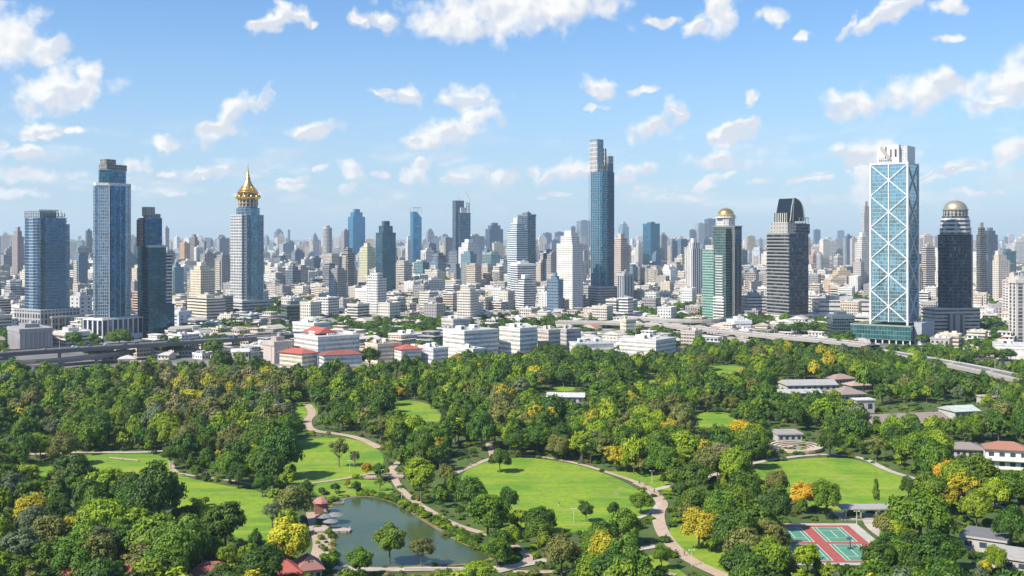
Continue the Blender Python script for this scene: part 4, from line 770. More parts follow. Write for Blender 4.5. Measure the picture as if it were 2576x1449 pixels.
dc = mw_all; off = len(dc.v); dc.v += mr_all.v; dc.f += [tuple(i+off for i in f) for f in mr_all.f]; dc.uv += mr_all.uv; dc.st += mr_all.st; dc.mi += mr_all.mi; dc.sm += mr_all.sm
tag(dc.build('distant_city'), kind='stuff')
# ------------------------------------------------------------------ ground, park, lawns, pond, paths
def sheet_mat(name, c1, c2, c3, s1, s2, rough=.9, stripe=0.):
    m, t = mat(name); geo = t.add('ShaderNodeNewGeometry').outputs['Position']
    a = t.noise(geo, s1, 5, .6).outputs[0]; b_ = t.noise(geo, s2, 4, .6).outputs[0]
    col = t.mix(t.ss(a, .36, .64), c1, c2); col = t.mix(t.ss(b_, .5, .74), col, c3)
    bump = t.add('ShaderNodeBump', {'Height': b_, 'Strength': .5, 'Distance': .3}).outputs[0]
    finish(t, t.add('ShaderNodeBsdfPrincipled', {'Base Color': col, 'Roughness': rough, 'Normal': bump}).outputs[0]); return m
M_CITY = sheet_mat('city_ground', (.13, .125, .12), (.24, .22, .20), (.06, .09, .03), .012, .03)
M_PARK = sheet_mat('park_soil', (.04, .09, .012), (.075, .12, .018), (.12, .10, .05), .05, .16)
M_LAWN = sheet_mat('lawn', (.105, .22, .008), (.185, .285, .010), (.27, .27, .03), .035, .22)
def lawn_mat():
    m, t = mat('lawn'); geo = t.add('ShaderNodeNewGeometry').outputs['Position']
    a = t.noise(geo, .03, 5, .65).outputs[0]; b_ = t.noise(geo, .35, 5, .7).outputs[0]; c = t.noise(t.add('ShaderNodeMapping', {'Vector': geo, 'Scale': (.02, .16, 1)}).outputs[0], 1., 4).outputs[0]; d = t.noise(geo, .075, 6, .7).outputs[0]
    col = t.mix(t.ss(a, .35, .62), (.10, .235, .006), (.22, .33, .009)); col = t.mix(t.ss(b_, .35, .7, 0, .55), col, (.065, .155, .008)); col = t.mix(t.ss(c, .48, .66, 0, .75), col, (.25, .31, .015)); col = t.mix(t.ss(d, .54, .70, 0, .75), col, (.30, .27, .08))
    bump = t.add('ShaderNodeBump', {'Height': b_, 'Strength': .8, 'Distance': .5}).outputs[0]
    finish(t, t.add('ShaderNodeBsdfPrincipled', {'Base Color': col, 'Roughness': .9, 'Normal': bump}).outputs[0]); return m
M_LAWN = lawn_mat()
M_PATH = sheet_mat('paving', (.40, .30, .22), (.47, .36, .27), (.29, .23, .17), .08, .9)
M_PATH2 = sheet_mat('concrete_paving', (.42, .36, .30), (.50, .44, .37), (.3, .27, .24), .08, .9)
M_EARTH = sheet_mat('bank_earth', (.16, .11, .06), (.24, .19, .09), (.10, .14, .03), .15, .8)
def sheet(name, poly, z, m, kind='structure', th=0):
    me = bpy.data.meshes.new(name); me.from_pydata([(x, y, z) for x, y in poly], [], [tuple(range(len(poly)))])
    me.polygons[0].flip() if sum((a[0]*b_[1]-b_[0]*a[1]) for a, b_ in zip(poly, poly[1:]+poly[:1])) < 0 else None
    me.update(); me.materials.append(m); o = bpy.data.objects.new(name, me); C.objects.link(o); return tag(o, kind=kind)
def closed(poly, it=2):
    for _ in range(it):
        q = []
        for a, b_ in zip(poly, poly[1:]+poly[:1]): q += [(a[0]*.75+b_[0]*.25, a[1]*.75+b_[1]*.25), (a[0]*.25+b_[0]*.75, a[1]*.25+b_[1]*.75)]
        poly = q
    return poly
def pathmesh(name, D, wd, z, m, it=3, world=False):
    pts = smooth([G(*p) for p in D] if not world else D, it); mm = MB(); L, Rr = ribbon(mm, pts, wd, None, z, S(WHITE)); me = bpy.data.meshes.new(name); me.from_pydata(mm.v, [], mm.f); me.materials.append(m)
    o = bpy.data.objects.new(name, me); C.objects.link(o); tag(o, kind='structure'); PATHW.append((along(pts, 3), wd/2)); return o
PATHW = []
sheet('ground', [(-45000, -20000), (45000, -20000), (45000, 60000), (-45000, 60000)], 0, M_CITY)
sheet('park_ground', [(-700, 120)]+[(700, 120)]+[G(x, parkline(x)) for x in range(3400, -900, -100)], .05, M_PARK)
LAWNS = [[(1150, 1195), (1225, 1155), (1330, 1150), (1450, 1168), (1540, 1198), (1600, 1228), (1640, 1262), (1640, 1290), (1570, 1330), (1440, 1345), (1300, 1330), (1240, 1280), (1180, 1235)],
 [(1862, 1172), (1960, 1160), (2080, 1150), (2170, 1158), (2240, 1188), (2310, 1215), (2290, 1255), (2150, 1290), (2010, 1275), (1920, 1215)],
 [(735, 1105), (870, 1098), (955, 1128), (970, 1165), (945, 1195), (860, 1208), (760, 1225), (700, 1215), (720, 1160)],
 [(30, 1180), (160, 1148), (300, 1140), (425, 1145), (440, 1195), (560, 1222), (660, 1235), (740, 1290), (700, 1370), (600, 1360), (480, 1300), (420, 1260), (300, 1235), (120, 1230)],
 [(735, 1010), (800, 1015), (800, 1055), (735, 1052)], [(980, 1008), (1060, 1008), (1110, 1035), (1110, 1068), (1040, 1058), (990, 1035)],
 [(1770, 922), (1860, 918), (1890, 935), (1800, 950), (1750, 945)], [(1600, 940), (1650, 938), (1660, 962), (1610, 966)], [(1735, 1040), (1830, 1035), (1860, 1060), (1810, 1085), (1740, 1075)],
 [(780, 1215), (920, 1205), (990, 1215), (985, 1250), (880, 1250), (800, 1255)], [(1520, 1400), (1640, 1390), (1730, 1449), (1800, 1500), (1540, 1480)], [(1670, 1330), (1720, 1400), (1800, 1440), (1900, 1460), (1860, 1400), (1730, 1320)],
 [(1060, 940), (1140, 945), (1170, 970), (1090, 965)], [(1390, 965), (1440, 962), (1450, 985), (1395, 985)], [(1500, 1180), (1720, 1190), (1740, 1225), (1680, 1240), (1600, 1215)], [(2120, 1330), (2160, 1330), (2240, 1380), (2200, 1400)]]
for i, p in enumerate(LAWNS): sheet('lawn', closed([G(*q) for q in p]), .14+.004*i, M_LAWN)
# pond with an earth bank and a stone edge
POND = [(850, 1262), (900, 1249), (960, 1256), (1012, 1278), (1062, 1312), (1115, 1345), (1170, 1375), (1230, 1392), (1235, 1408), (1170, 1420), (1060, 1424), (900, 1430), (838, 1412), (846, 1378), (838, 1340), (826, 1300), (836, 1272)]
pw = closed([G(*q) for q in POND]); pc = (sum(p[0] for p in pw)/len(pw), sum(p[1] for p in pw)/len(pw))
sheet('pond_bank', [(pc[0]+(x-pc[0])*1.0+(x-pc[0])/math.hypot(x-pc[0], y-pc[1])*2.2, pc[1]+(y-pc[1])+(y-pc[1])/math.hypot(x-pc[0], y-pc[1])*2.2) for x, y in pw], .30, M_EARTH)
mW, t = mat('pond_water'); geo = t.add('ShaderNodeNewGeometry').outputs['Position']
wn_ = t.noise(t.add('ShaderNodeMapping', {'Vector': geo, 'Scale': (.9, 2.2, 1)}).outputs[0], 1.0, 5, .6).outputs[0]
bmp = t.add('ShaderNodeBump', {'Height': wn_, 'Strength': .3, 'Distance': .1}).outputs[0]
big = t.noise(geo, .04, 3).outputs[0]
finish(t, t.add('ShaderNodeBsdfPrincipled', {'Base Color': t.mix(t.ss(big, .35, .65), (.05, .078, .032), (.07, .095, .03)), 'Roughness': .07, 'IOR': 1.33, 'Specular IOR Level': .36, 'Normal': bmp}).outputs[0])
sheet('pond_water', pw, .36, mW)
PZ = .30
pathmesh('path', [(1840, 1460), (1740, 1412), (1685, 1372), (1655, 1325), (1652, 1290), (1672, 1268), (1640, 1235), (1600, 1213), (1540, 1193), (1450, 1165), (1340, 1146), (1240, 1150), (1192, 1172), (1145, 1192)], 3.0, PZ, M_PATH)
pathmesh('path', [(1840, 1460), (1720, 1405), (1665, 1345), (1652, 1290), (1672, 1268), (1630, 1228), (1602, 1216)], 5.0, PZ+.004, M_PATH)
pathmesh('path', [(1660, 1265), (1640, 1290), (1605, 1305)], 2.2, PZ+.008, M_PATH2)
pathmesh('path', [(985, 1185), (1000, 1225), (1040, 1262), (1100, 1298), (1150, 1325), (1250, 1352), (1340, 1400), (1310, 1425), (1250, 1440)], 3.4, PZ+.012, M_PATH)
pathmesh('path', [(430, 1165), (438, 1192), (520, 1202), (600, 1213), (680, 1230), (790, 1216), (870, 1205), (940, 1190), (1000, 1190)], 2.5, PZ+.016, M_PATH)
pathmesh('path', [(975, 1190), (1000, 1165), (1040, 1140), (1100, 1120), (1180, 1105), (1230, 1110), (1240, 1150)], 3.6, PZ+.02, M_PATH)
pathmesh('path', [(955, 1128), (905, 1103), (850, 1092), (780, 1085), (770, 1060), (790, 1040), (770, 1015)], 5, PZ+.024, M_PATH)
pathmesh('path', [(1640, 1235), (1740, 1212), (1850, 1180), (1920, 1160), (2060, 1142), (2170, 1150), (2230, 1185), (2300, 1205), (2400, 1240), (2560, 1290)], 3.6, PZ+.028, M_PATH2)
pathmesh('path', [(770, 1460), (790, 1425), (805, 1400), (812, 1368), (800, 1330), (790, 1290)], 6.5, PZ+.032, M_PATH)
pathmesh('path', [(840, 1430), (960, 1436), (1100, 1432), (1200, 1436), (1310, 1425), (1420, 1400), (1560, 1390), (1650, 1375)], 4.2, PZ+.036, M_PATH2)
pathmesh('path', [(1290, 1440), (1400, 1442), (1560, 1425), (1700, 1449)], 3, PZ+.04, M_PATH)
pathmesh('path', [(60, 1145), (200, 1138), (340, 1140), (430, 1135)], 4, PZ+.044, M_PATH2)
pathmesh('path', [(2180, 1300), (2190, 1330), (2250, 1370), (2320, 1400)], 4, PZ+.048, M_PATH2)
pathmesh('path', [(1900, 930), (2000, 925), (2100, 928), (2200, 936)], 5, PZ+.052, M_PATH2)
pathmesh('path', [(1080, 950), (1120, 958), (1160, 975)], 5, PZ+.056, M_PATH2)
# the sports court
mC, t = mat('court_surface'); 
def flat(name, col, z, x0, x1, y0, y1, parent, m=None):
    mm = MB(); mm.face([(x0, y0, z), (x1, y0, z), (x1, y1, z), (x0, y1, z)], S(col)); return mm.build(name, parent)
ct = empty('sports_court', (112, 394, 0)); tag(ct, 'red and green sports court with white lines below the yellow flowering tree', 'sports court')
flat('apron', (.46, .43, .38), .42, -19, 20, -26, 28, ct); flat('red_surface', (.36, .075, .06), .46, -17, 16, -23, 25, ct)
for i, (x0, x1, y0, y1) in enumerate(((1.3, 12.5, 2, 22), (1.3, 12.5, -21, -1), (-14.5, -3, 2, 22), (-14.5, -3, -21, -1))):
    g_ = flat('green_court', (.07, .25, .16), .50, x0, x1, y0, y1, ct)
    mm = MB(); w_ = .22; st = S((.75, .75, .72))
    for (a, b_, c_, d_) in ((x0, x1, y0, y0+w_), (x0, x1, y1-w_, y1), (x0, x0+w_, y0+w_, y1-w_), (x1-w_, x1, y0+w_, y1-w_), (x0+1.4, x0+1.4+w_, y0+w_, y1-w_), (x1-1.4-w_, x1-1.4, y0+w_, y1-w_), (x0+1.4+w_, x1-1.4-w_, y0+5, y0+5+w_), (x0+1.4+w_, x1-1.4-w_, y1-5, y1-5+w_), ((x0+x1)/2, (x0+x1)/2+w_, y0+5+w_, y1-5)): mm.face([(a, c_, .54), (b_, c_, .54), (b_, d_, .54), (a, d_, .54)], st)
    mm.build('court_line', ct)
def hoop(x, y, rz, label):
    r = empty('basketball_hoop', (x, y, .46), rz); tag(r, label, 'basketball hoop', 'basketball hoops on the court')
    m = MB(); m.box(-.6, .6, -.9, .9, 0, .5, S((.03, .05, .12)), mi=1); m.build('base', r)
    m = MB(); m.bar((0, 0, .5), (0, 0, 2.6), .14, S((.03, .04, .08))); m.bar((0, 0, 2.5), (1.3, 0, 3.4), .11, S((.03, .04, .08))); m.build('post', r)
    m = MB(); m.box(1.3, 1.4, -.9, .9, 2.9, 4.0, S((.1, .15, .2)), mi=1, under=True); m.build('backboard', r)
    m = MB(); m.lathe([(.25, 3.05), (.25, 3.1)], 10, S((.6, .1, .04)), 1, 1.7, 0); m.build('rim', r)
hoop(119, 387, 1.57, 'dark basketball hoop standing between the two green panels of the court'); hoop(104, 374, 1.57, 'basketball hoop at the near edge of the court, half behind trees')

# ------------------------------------------------------------------ trees
def leafmat(name, c, c2, hue=.025, val=.4):
    m, t = mat(name); oi = t.add('ShaderNodeObjectInfo'); tone = t.add('ShaderNodeAttribute', attribute_name='tone').outputs[2]
    col = t.mix(tone, c, c2)
    hs = t.add('ShaderNodeHueSaturation', {'Hue': t.m('MULTIPLY_ADD', oi.outputs['Random'], hue, .5-hue/2), 'Value': t.m('MULTIPLY_ADD', t.add('ShaderNodeTexWhiteNoise', {1: oi.outputs['Random']}, noise_dimensions='1D').outputs[0], val, 1-val/2), 'Color': col}).outputs[0]
    d_ = t.add('ShaderNodeBsdfPrincipled', {'Base Color': hs, 'Roughness': .55, 'Specular IOR Level': .35}); tr = t.add('ShaderNodeBsdfTranslucent', {0: hs})
    finish(t, t.add('ShaderNodeMixShader', {0: .16, 1: d_.outputs[0], 2: tr.outputs[0]}).outputs[0]); return m
CLS = {'dark': leafmat('leaf_dark', (.017, .056, .004), (.098, .19, .010)), 'mid': leafmat('leaf_mid', (.038, .108, .004), (.185, .29, .010)), 'bright': leafmat('leaf_bright', (.115, .205, .006), (.33, .43, .012)),
 'yellow': leafmat('leaf_yellow', (.30, .29, .010), (.56, .48, .02)), 'gold': leafmat('leaf_gold', (.40, .27, .010), (.66, .44, .02)), 'olive': leafmat('leaf_olive', (.10, .125, .02), (.24, .24, .05)), 'grey': leafmat('leaf_grey', (.08, .125, .05), (.18, .22, .10)), 'brown': leafmat('leaf_brown', (.15, .14, .05), (.28, .25, .10))}
BARK = sheet_mat('bark', (.12, .09, .06), (.20, .16, .12), (.07, .05, .04), 1.2, 4.)
def crown(seed, nclump, ncard, card, shape):                               # unit crown: radius 1, base z=0, height hgt
    r = np.random.RandomState(seed); V, F, T = [], [], []
    hgt = {'round': 1.5, 'wide': 1.05, 'tall': 2.3, 'loose': 1.6, 'cone': 2.5}[shape]
    cs = []
    for i in range(nclump):
        a = r.uniform(0, 2*np.pi); t = (i+.5)/nclump; el = np.arcsin(1-1.45*t)
        rr = {'round': .66, 'wide': .70, 'tall': .62, 'loose': .72, 'cone': .6}[shape]*r.uniform(.62, 1.2)
        a = i*2.39996+r.uniform(-.35, .35); ce, se = np.cos(el), np.sin(el)
        k = 1. if shape != 'cone' else (1-.5*(se+1)/1.6)
        cs.append((ce*rr*k*np.cos(a), ce*rr*k*np.sin(a), hgt*(.50+.40*se*r.uniform(.7, 1.2)), r.uniform(.19, .38)*(1 if shape != 'loose' else .75)))
    cs.append((0, 0, hgt*.5, .45))
    phi = (1+5**.5)/2; ico = np.array([(-1, phi, 0), (1, phi, 0), (-1, -phi, 0), (1, -phi, 0), (0, -1, phi), (0, 1, phi), (0, -1, -phi), (0, 1, -phi), (phi, 0, -1), (phi, 0, 1), (-phi, 0, -1), (-phi, 0, 1)])/1.902
    icf = [(0, 11, 5), (0, 5, 1), (0, 1, 7), (0, 7, 10), (0, 10, 11), (1, 5, 9), (5, 11, 4), (11, 10, 2), (10, 7, 6), (7, 1, 8), (3, 9, 4), (3, 4, 2), (3, 2, 6), (3, 6, 8), (3, 8, 9), (4, 9, 5), (2, 4, 11), (6, 2, 10), (8, 6, 7), (9, 8, 1)]
    n0 = 0
    for (x, y, z, rc) in cs:
        if shape == 'loose' and r.rand() < .45: continue
        P = ico*rc*.6*r.uniform(.85, 1.1, (12, 1))+np.array((x, y, z)); V.append(P); F += [tuple(n0+i for i in f) for f in icf]; T += [0.]*20; n0 += 12  # inner lumps take the darkest leaf tone, painting shade inside the crown
    for (x, y, z, rc) in cs:
        m = int(ncard*(rc/.33)**2); tone = r.uniform(0., .9)
        d = r.normal(size=(m, 3)); d /= np.linalg.norm(d, axis=1)[:, None]; d[:, 2] = np.where(d[:, 2] < -.35, -d[:, 2], d[:, 2])
        lump = 1+.16*np.sin(d[:, 0]*7+seed)*np.sin(d[:, 1]*8+x*9)+.1*np.sin(d[:, 2]*11)
        c = np.array((x, y, z))+d*rc*lump[:, None]*np.array((1, 1, .85))*r.uniform(.72, 1.08, (m, 1))
        out = c-np.array((0, 0, hgt*.4)); out /= np.linalg.norm(out, axis=1)[:, None]
        nn = d*.7+out*.5+r.normal(size=(m, 3))*.42+np.array((0, 0, .25)); nn /= np.linalg.norm(nn, axis=1)[:, None]
        u = np.cross(nn, r.normal(size=(m, 3))); u /= np.linalg.norm(u, axis=1)[:, None]; v = np.cross(nn, u)
        s = card*r.uniform(.6, 1.35, (m, 1)); 
        q = np.stack([c-u*s, c-v*s*.55+nn*s*.12, c+u*s, c+v*s*.55+nn*s*.12], 1).reshape(-1, 3); V.append(q)
        F += [(n0+4*i, n0+4*i+1, n0+4*i+2, n0+4*i+3) for i in range(m)]; T += list(np.clip(tone*.6+r.uniform(-.1, .55, m), 0, 1)); n0 += 4*m
    return np.concatenate(V), F, T, hgt, cs
def trunkgeo(mb, h0, cs, hgt, rad, r_):                                    # in crown units; h0 = trunk height under the crown
    st = S(WHITE); p = Vector((0, 0, -h0)); k = Vector((r_.uniform(-.06, .06), r_.uniform(-.06, .06), hgt*.12))
    mb.lathe([(rad*1.35, -h0), (rad, -h0*.7), (rad*.85, 0), (rad*.7, hgt*.13)], 7, st, 0)
    for (x, y, z, rc) in r_.sample(cs[:-1], min(6, len(cs)-1)): mb.bar(k, (x*.9, y*.9, z), rad*.5, st, 0, r2=rad*.16)
def mkmesh(name, V, F, T, mats):
    me = bpy.data.meshes.new(name); me.from_pydata([tuple(v) for v in V], [], F); a = me.attributes.new('tone', 'FLOAT', 'FACE'); a.data.foreach_set('value', np.array(T, dtype=np.float32))
    for m_ in mats: me.materials.append(m_)
    return me
PROTO = []                                                                  # (shape, crown mesh, trunk mesh, hgt, far mesh)
spec = [('round', 26, 330, .060), ('round', 32, 300, .055), ('wide', 30, 320, .058), ('wide', 24, 380, .062), ('tall', 30, 300, .060), ('loose', 26, 150, .052), ('cone', 30, 240, .062), ('loose', 24, 210, .060)]
for i, (shp, nc, nk, cd) in enumerate(spec):
    V, F, T, hg, cs = crown(100+i, nc, nk, cd, shp); cm = mkmesh('crown', V, F, T, [CLS['mid']])
    tb = MB(); trunkgeo(tb, .42, cs, hg, .055, random.Random(i)); tm = bpy.data.meshes.new('trunk'); tm.from_pydata(tb.v, [], tb.f); tm.materials.append(BARK)
    V2, F2, T2, hg, cs2 = crown(200+i, nc-6, int(nk*.30), cd*1.75, shp); n0 = len(V2); tb = MB(); trunkgeo(tb, .42, cs2, hg, .055, random.Random(i))
    fm = mkmesh('far_tree', list(V2)+tb.v, F2+[tuple(n0+j for j in f) for f in tb.f], T2+[0]*len(tb.f), [CLS['mid'], BARK]); fm.polygons.foreach_set('material_index', [0]*len(F2)+[1]*len(tb.f))
    PROTO.append((shp, cm, tm, hg, fm))
BYSHAPE = {}
for i, p in enumerate(PROTO): BYSHAPE.setdefault(p[0], []).append(i)
# hand placed trees: column, row of crown centre, crown width, crown height (photo pixels), colour, shape
HT = [(185,1185,120,72,'dark','wide'),(395,1240,130,145,'dark','round'),(567,1312,125,100,'dark','round'),(82,1285,100,84,'yellow','round'),(270,1220,104,90,'bright','round'),(190,1232,84,82,'mid','round'),
(258,1312,140,96,'bright','wide'),(400,1345,170,92,'mid','wide'),(365,1400,130,80,'olive','loose'),(185,1398,112,88,'mid','round'),(50,1375,120,90,'grey','round'),(125,1342,112,76,'olive','wide'),(30,1228,92,90,'grey','round'),
(42,1432,96,60,'mid','wide'),(571,1400,64,76,'bright','loose'),(627,1396,58,60,'bright','round'),(600,1190,64,52,'dark','round'),(520,1155,52,70,'dark','tall'),(430,1138,54,58,'dark','round'),(494,1184,34,28,'mid','round'),
(300,1202,92,30,'bright','loose'),(468,1300,80,60,'dark','round'),(722,1360,118,118,'yellow','round'),(741,1262,100,82,'olive','round'),(685,1286,72,58,'grey','loose'),(660,1214,54,50,'dark','round'),(767,1230,42,50,'dark','tall'),
(705,1132,112,100,'dark','wide'),(980,1358,90,84,'mid','round'),(1060,1378,78,66,'olive','loose'),(904,1408,78,64,'mid','round'),(853,1128,56,64,'olive','loose'),(893,1148,30,36,'brown','loose'),(922,1178,30,28,'gold','round'),
(952,1182,38,36,'dark','round'),(1060,1192,88,98,'bright','tall'),(1122,1190,50,58,'olive','loose'),(1184,1240,88,68,'dark','wide'),(1227,1290,112,92,'mid','round'),(1257,1155,58,46,'dark','wide'),(1205,1436,90,40,'bright','wide'),
(1250,1385,72,60,'mid','round'),(1278,1256,52,58,'dark','round'),(1358,1305,84,54,'dark','wide'),(1354,1334,78,52,'mid','wide'),(1412,1388,100,78,'olive','round'),(1474,1282,42,42,'dark','round'),(1545,1282,34,38,'dark','round'),
(1569,1322,88,68,'mid','wide'),(1517,1345,88,58,'dark','wide'),(1484,1384,54,58,'mid','round'),(1664,1396,48,50,'mid','round'),(1403,1120,62,50,'olive','round'),(1612,1262,60,42,'mid','round'),(1551,1143,66,58,'yellow','loose'),
(1612,1166,64,40,'olive','loose'),(1758,1322,96,80,'yellow','round'),(1745,1200,88,86,'dark','round'),(1752,1262,92,70,'mid','round'),(1874,1228,88,86,'dark','round'),(1852,1345,132,112,'dark','wide'),(1715,1118,112,62,'bright','wide'),
(1870,1085,92,52,'gold','round'),(2019,1243,78,66,'gold','round'),(2078,1248,78,78,'mid','round'),(1955,1212,62,58,'olive','round'),(1953,1275,74,84,'dark','round'),(2204,1238,28,72,'mid','cone'),(2285,1222,48,46,'dark','round'),
(2376,1188,54,56,'gold','round'),(2376,1250,78,62,'yellow','round'),(2457,1273,80,80,'bright','round'),(2315,1300,172,108,'mid','wide'),(2238,1320,88,58,'olive','wide'),(2208,1402,96,86,'dark','round'),(2350,1388,132,110,'dark','round'),
(2032,1400,74,66,'bright','round'),(1972,1420,72,60,'olive','round'),(2543,1322,84,92,'dark','round'),(2540,1226,92,72,'mid','round'),(2457,1196,110,86,'mid','wide'),(2303,1127,88,78,'mid','round'),(2204,1118,66,58,'olive','loose'),
(2505,1404,62,58,'bright','round'),(2328,1432,82,50,'bright','wide'),(2110,1438,52,40,'dark','round'),(2088,1108,66,58,'dark','round'),(480,998,95,34,'yellow','wide'),(615,1078,66,36,'yellow','wide'),(290,975,62,40,'olive','round'),(345,978,46,34,'yellow','round'),
(1780,1005,60,44,'olive','loose'),(1840,1012,50,40,'olive','loose'),(1150,905,46,32,'yellow','round'),(1245,1085,70,44,'bright','wide'),(1180,1085,60,40,'bright','round'),(1000,985,40,26,'gold','round'),(440,870,44,38,'dark','round'),(540,872,56,42,'mid','round'),
(300,848,66,36,'mid','wide'),(930,895,60,48,'dark','round'),(1330,1000,60,44,'mid','round'),(1655,1010,78,50,'mid','wide'),(2120,905,50,40,'bright','round'),(1795,888,36,36,'bright','round'),(540,930,60,36,'brown','loose'),(500,1020,80,40,'brown','loose')]
CLEAR = [LAWNS[0][:9]+[(1430, 1310), (1300, 1270), (1200, 1225)], [(1880, 1168), (2080, 1150), (2170, 1158), (2240, 1188), (2260, 1225), (2150, 1252), (2040, 1232), (1925, 1205)], [(745, 1108), (870, 1100), (945, 1130), (955, 1165), (930, 1190), (860, 1205), (770, 1212), (755, 1160)],
 [(70, 1165), (160, 1150), (300, 1143), (420, 1148), (425, 1188), (320, 1190), (240, 1170), (150, 1165), (80, 1190)], [(440, 1200), (560, 1220), (650, 1240), (690, 1290), (670, 1345), (620, 1340), (560, 1260), (470, 1235)],
 [(750, 1016), (790, 1018), (788, 1050), (752, 1048)], [(990, 1010), (1050, 1012), (1100, 1038), (1095, 1058), (1010, 1030)], [(1780, 922), (1865, 920), (1860, 934), (1785, 938)], [(1608, 940), (1640, 940), (1638, 955), (1612, 955)], [(1750, 1042), (1838, 1042), (1835, 1070), (1770, 1068)],
 POND, [(1968, 1322), (2150, 1322), (2205, 1372), (2168, 1412), (2070, 1405)], [(1640, 1230), (1690, 1270), (1680, 1320), (1720, 1380), (1840, 1449), (1740, 1449), (1650, 1380), (1630, 1320), (1640, 1280), (1610, 1240)],
 [(985, 1185), (1010, 1190), (1060, 1250), (1130, 1290), (1230, 1335), (1220, 1355), (1100, 1325), (1030, 1275), (990, 1235)], [(700, 865), (912, 850), (912, 915), (700, 912)], [(915, 868), (1130, 850), (1128, 895), (915, 905)], [(1113, 830), (1460, 822), (1460, 872), (1256, 880), (1200, 890), (1113, 882)],
 [(1556, 855), (1700, 855), (1700, 885), (1556, 882)], [(2150, 812), (2330, 812), (2330, 862), (2150, 862)], [(1950, 948), (2140, 948), (2140, 984), (1960, 984)], [(2120, 975), (2200, 975), (2200, 1010), (2120, 1005)], [(2180, 1010), (2460, 1000), (2480, 1020), (2400, 1045), (2180, 1045)], [(1945, 1068), (2065, 1068), (2065, 1135), (1945, 1135)],
 [(2490, 1095), (2600, 1095), (2600, 1180), (2490, 1175)], [(2400, 1100), (2490, 1100), (2490, 1135), (2400, 1130)], [(2430, 1338), (2600, 1330), (2600, 1449), (2530, 1449)], [(2470, 860), (2600, 860), (2600, 905), (2470, 905)], [(2400, 914), (2560, 940), (2560, 950), (2400, 926)], [(110, 1430), (590, 1430), (590, 1449), (110, 1449)],
 [(60, 862), (440, 845), (440, 868), (60, 900)], [(430, 1170), (660, 1215), (660, 1240), (430, 1200)], [(785, 1240), (890, 1240), (890, 1345), (785, 1345)], [(1140, 1110), (1240, 1105), (1240, 1160), (1150, 1195), (1130, 1190)], [(2180, 1178), (2290, 1190), (2330, 1215), (2240, 1215)], [(1270, 1395), (1400, 1395), (1400, 1449), (1260, 1449)], [(1380, 968), (1440, 965), (1470, 985), (1465, 1000), (1380, 990)], [(760, 1030), (800, 1040), (810, 1085), (765, 1085)], [(840, 1080), (950, 1090), (975, 1125), (860, 1100)], [(1360, 972), (1470, 972), (1470, 1000), (1360, 1000)],
 [(2115, 1240), (2290, 1245), (2240, 1310), (2120, 1300)], [(2400, 1245), (2576, 1280), (2576, 1330), (2440, 1300)], [(630, 1428), (810, 1420), (810, 1449), (630, 1449)]]
trees = []                                                                  # x, y, radius, height scale, proto, colour class, hand?
R3 = random.Random(5)
handE = []
for (cx_, cy_, w_, h_, cl, shp) in HT:
    pi_ = R3.choice(BYSHAPE[shp]); hg = PROTO[pi_][3]; yb = cy_+h_*.5+h_*.24; d = DD(yb); rad = w_/2*d/FD*1.02; hw = h_*d/FD/math.cos(math.atan((yb-HOR)/FD))*.92
    # a crown is foreshortened little; its height scale follows from the wanted height
    trees.append(((cx_-CX)/FD*d, d, rad, hw/hg, pi_, cl, True, h_*.24*d/FD)); handE.append((cx_, cy_, w_/2, h_/2))
def cmap(x, y, px, py):                                                     # colour classes drift over the park
    n = math.sin(x*.021+1)*math.sin(y*.017+2)+.6*math.sin(x*.05+y*.043); q = R3.random()
    w_ = {'dark': 4.4, 'mid': 4.2, 'bright': 1.8, 'olive': .45, 'grey': .25, 'yellow': .2, 'brown': .06, 'gold': .02}
    if n > .5: w_.update(dark=3, bright=1.8, olive=1.6)
    if n < -.5: w_.update(dark=8, olive=.2, grey=.2)
    if 380 < px < 760 and 960 < py < 1110: w_.update(olive=6, brown=2.6, yellow=1.6, grey=1.6, dark=1.6, mid=2.4)
    if 1450 < px < 1830 and 1080 < py < 1240: w_.update(bright=4, yellow=.8, olive=1.4, dark=1.5)
    if px < 330 and py > 1150: w_.update(grey=2, olive=1.6)
    if px > 2100 and 900 < py < 1100: w_.update(bright=2, mid=4)
    s_ = sum(w_.values())*q
    for k, v in w_.items():
        s_ -= v
        if s_ <= 0: return k
    return 'dark'
HOUSES = []                                                                 # filled below before planting
def blocked(x, y, rad, H):
    for z in (0, H*.35, H*.7, H*1.05):
        px, py = proj(x, y, z); pr = rad*FD/y
        for dx in (-.8, 0, .8):
            if z < 1 and dx: continue
            for poly in CLEAR:
                if z < 1 and poly is not POND and poly is not CLEAR[11]: 
                    if poly in CLEAR[:14] and inpoly(px, py, poly): return True
                    continue
                if inpoly(px+dx*pr, py, poly): return True
    px, py = proj(x, y, H*.6)
    for (ex, ey, ew, eh) in handE:
        if ((px-ex)/(ew*.80))**2+((py-ey)/(eh*.80))**2 < 1: return True
    for pts, w_ in PATHW:
        for p in pts[::2]:
            if (p[0]-x)**2+(p[1]-y)**2 < (w_+1.6)**2: return True
    return not free(x, y, 3)
y = 300.
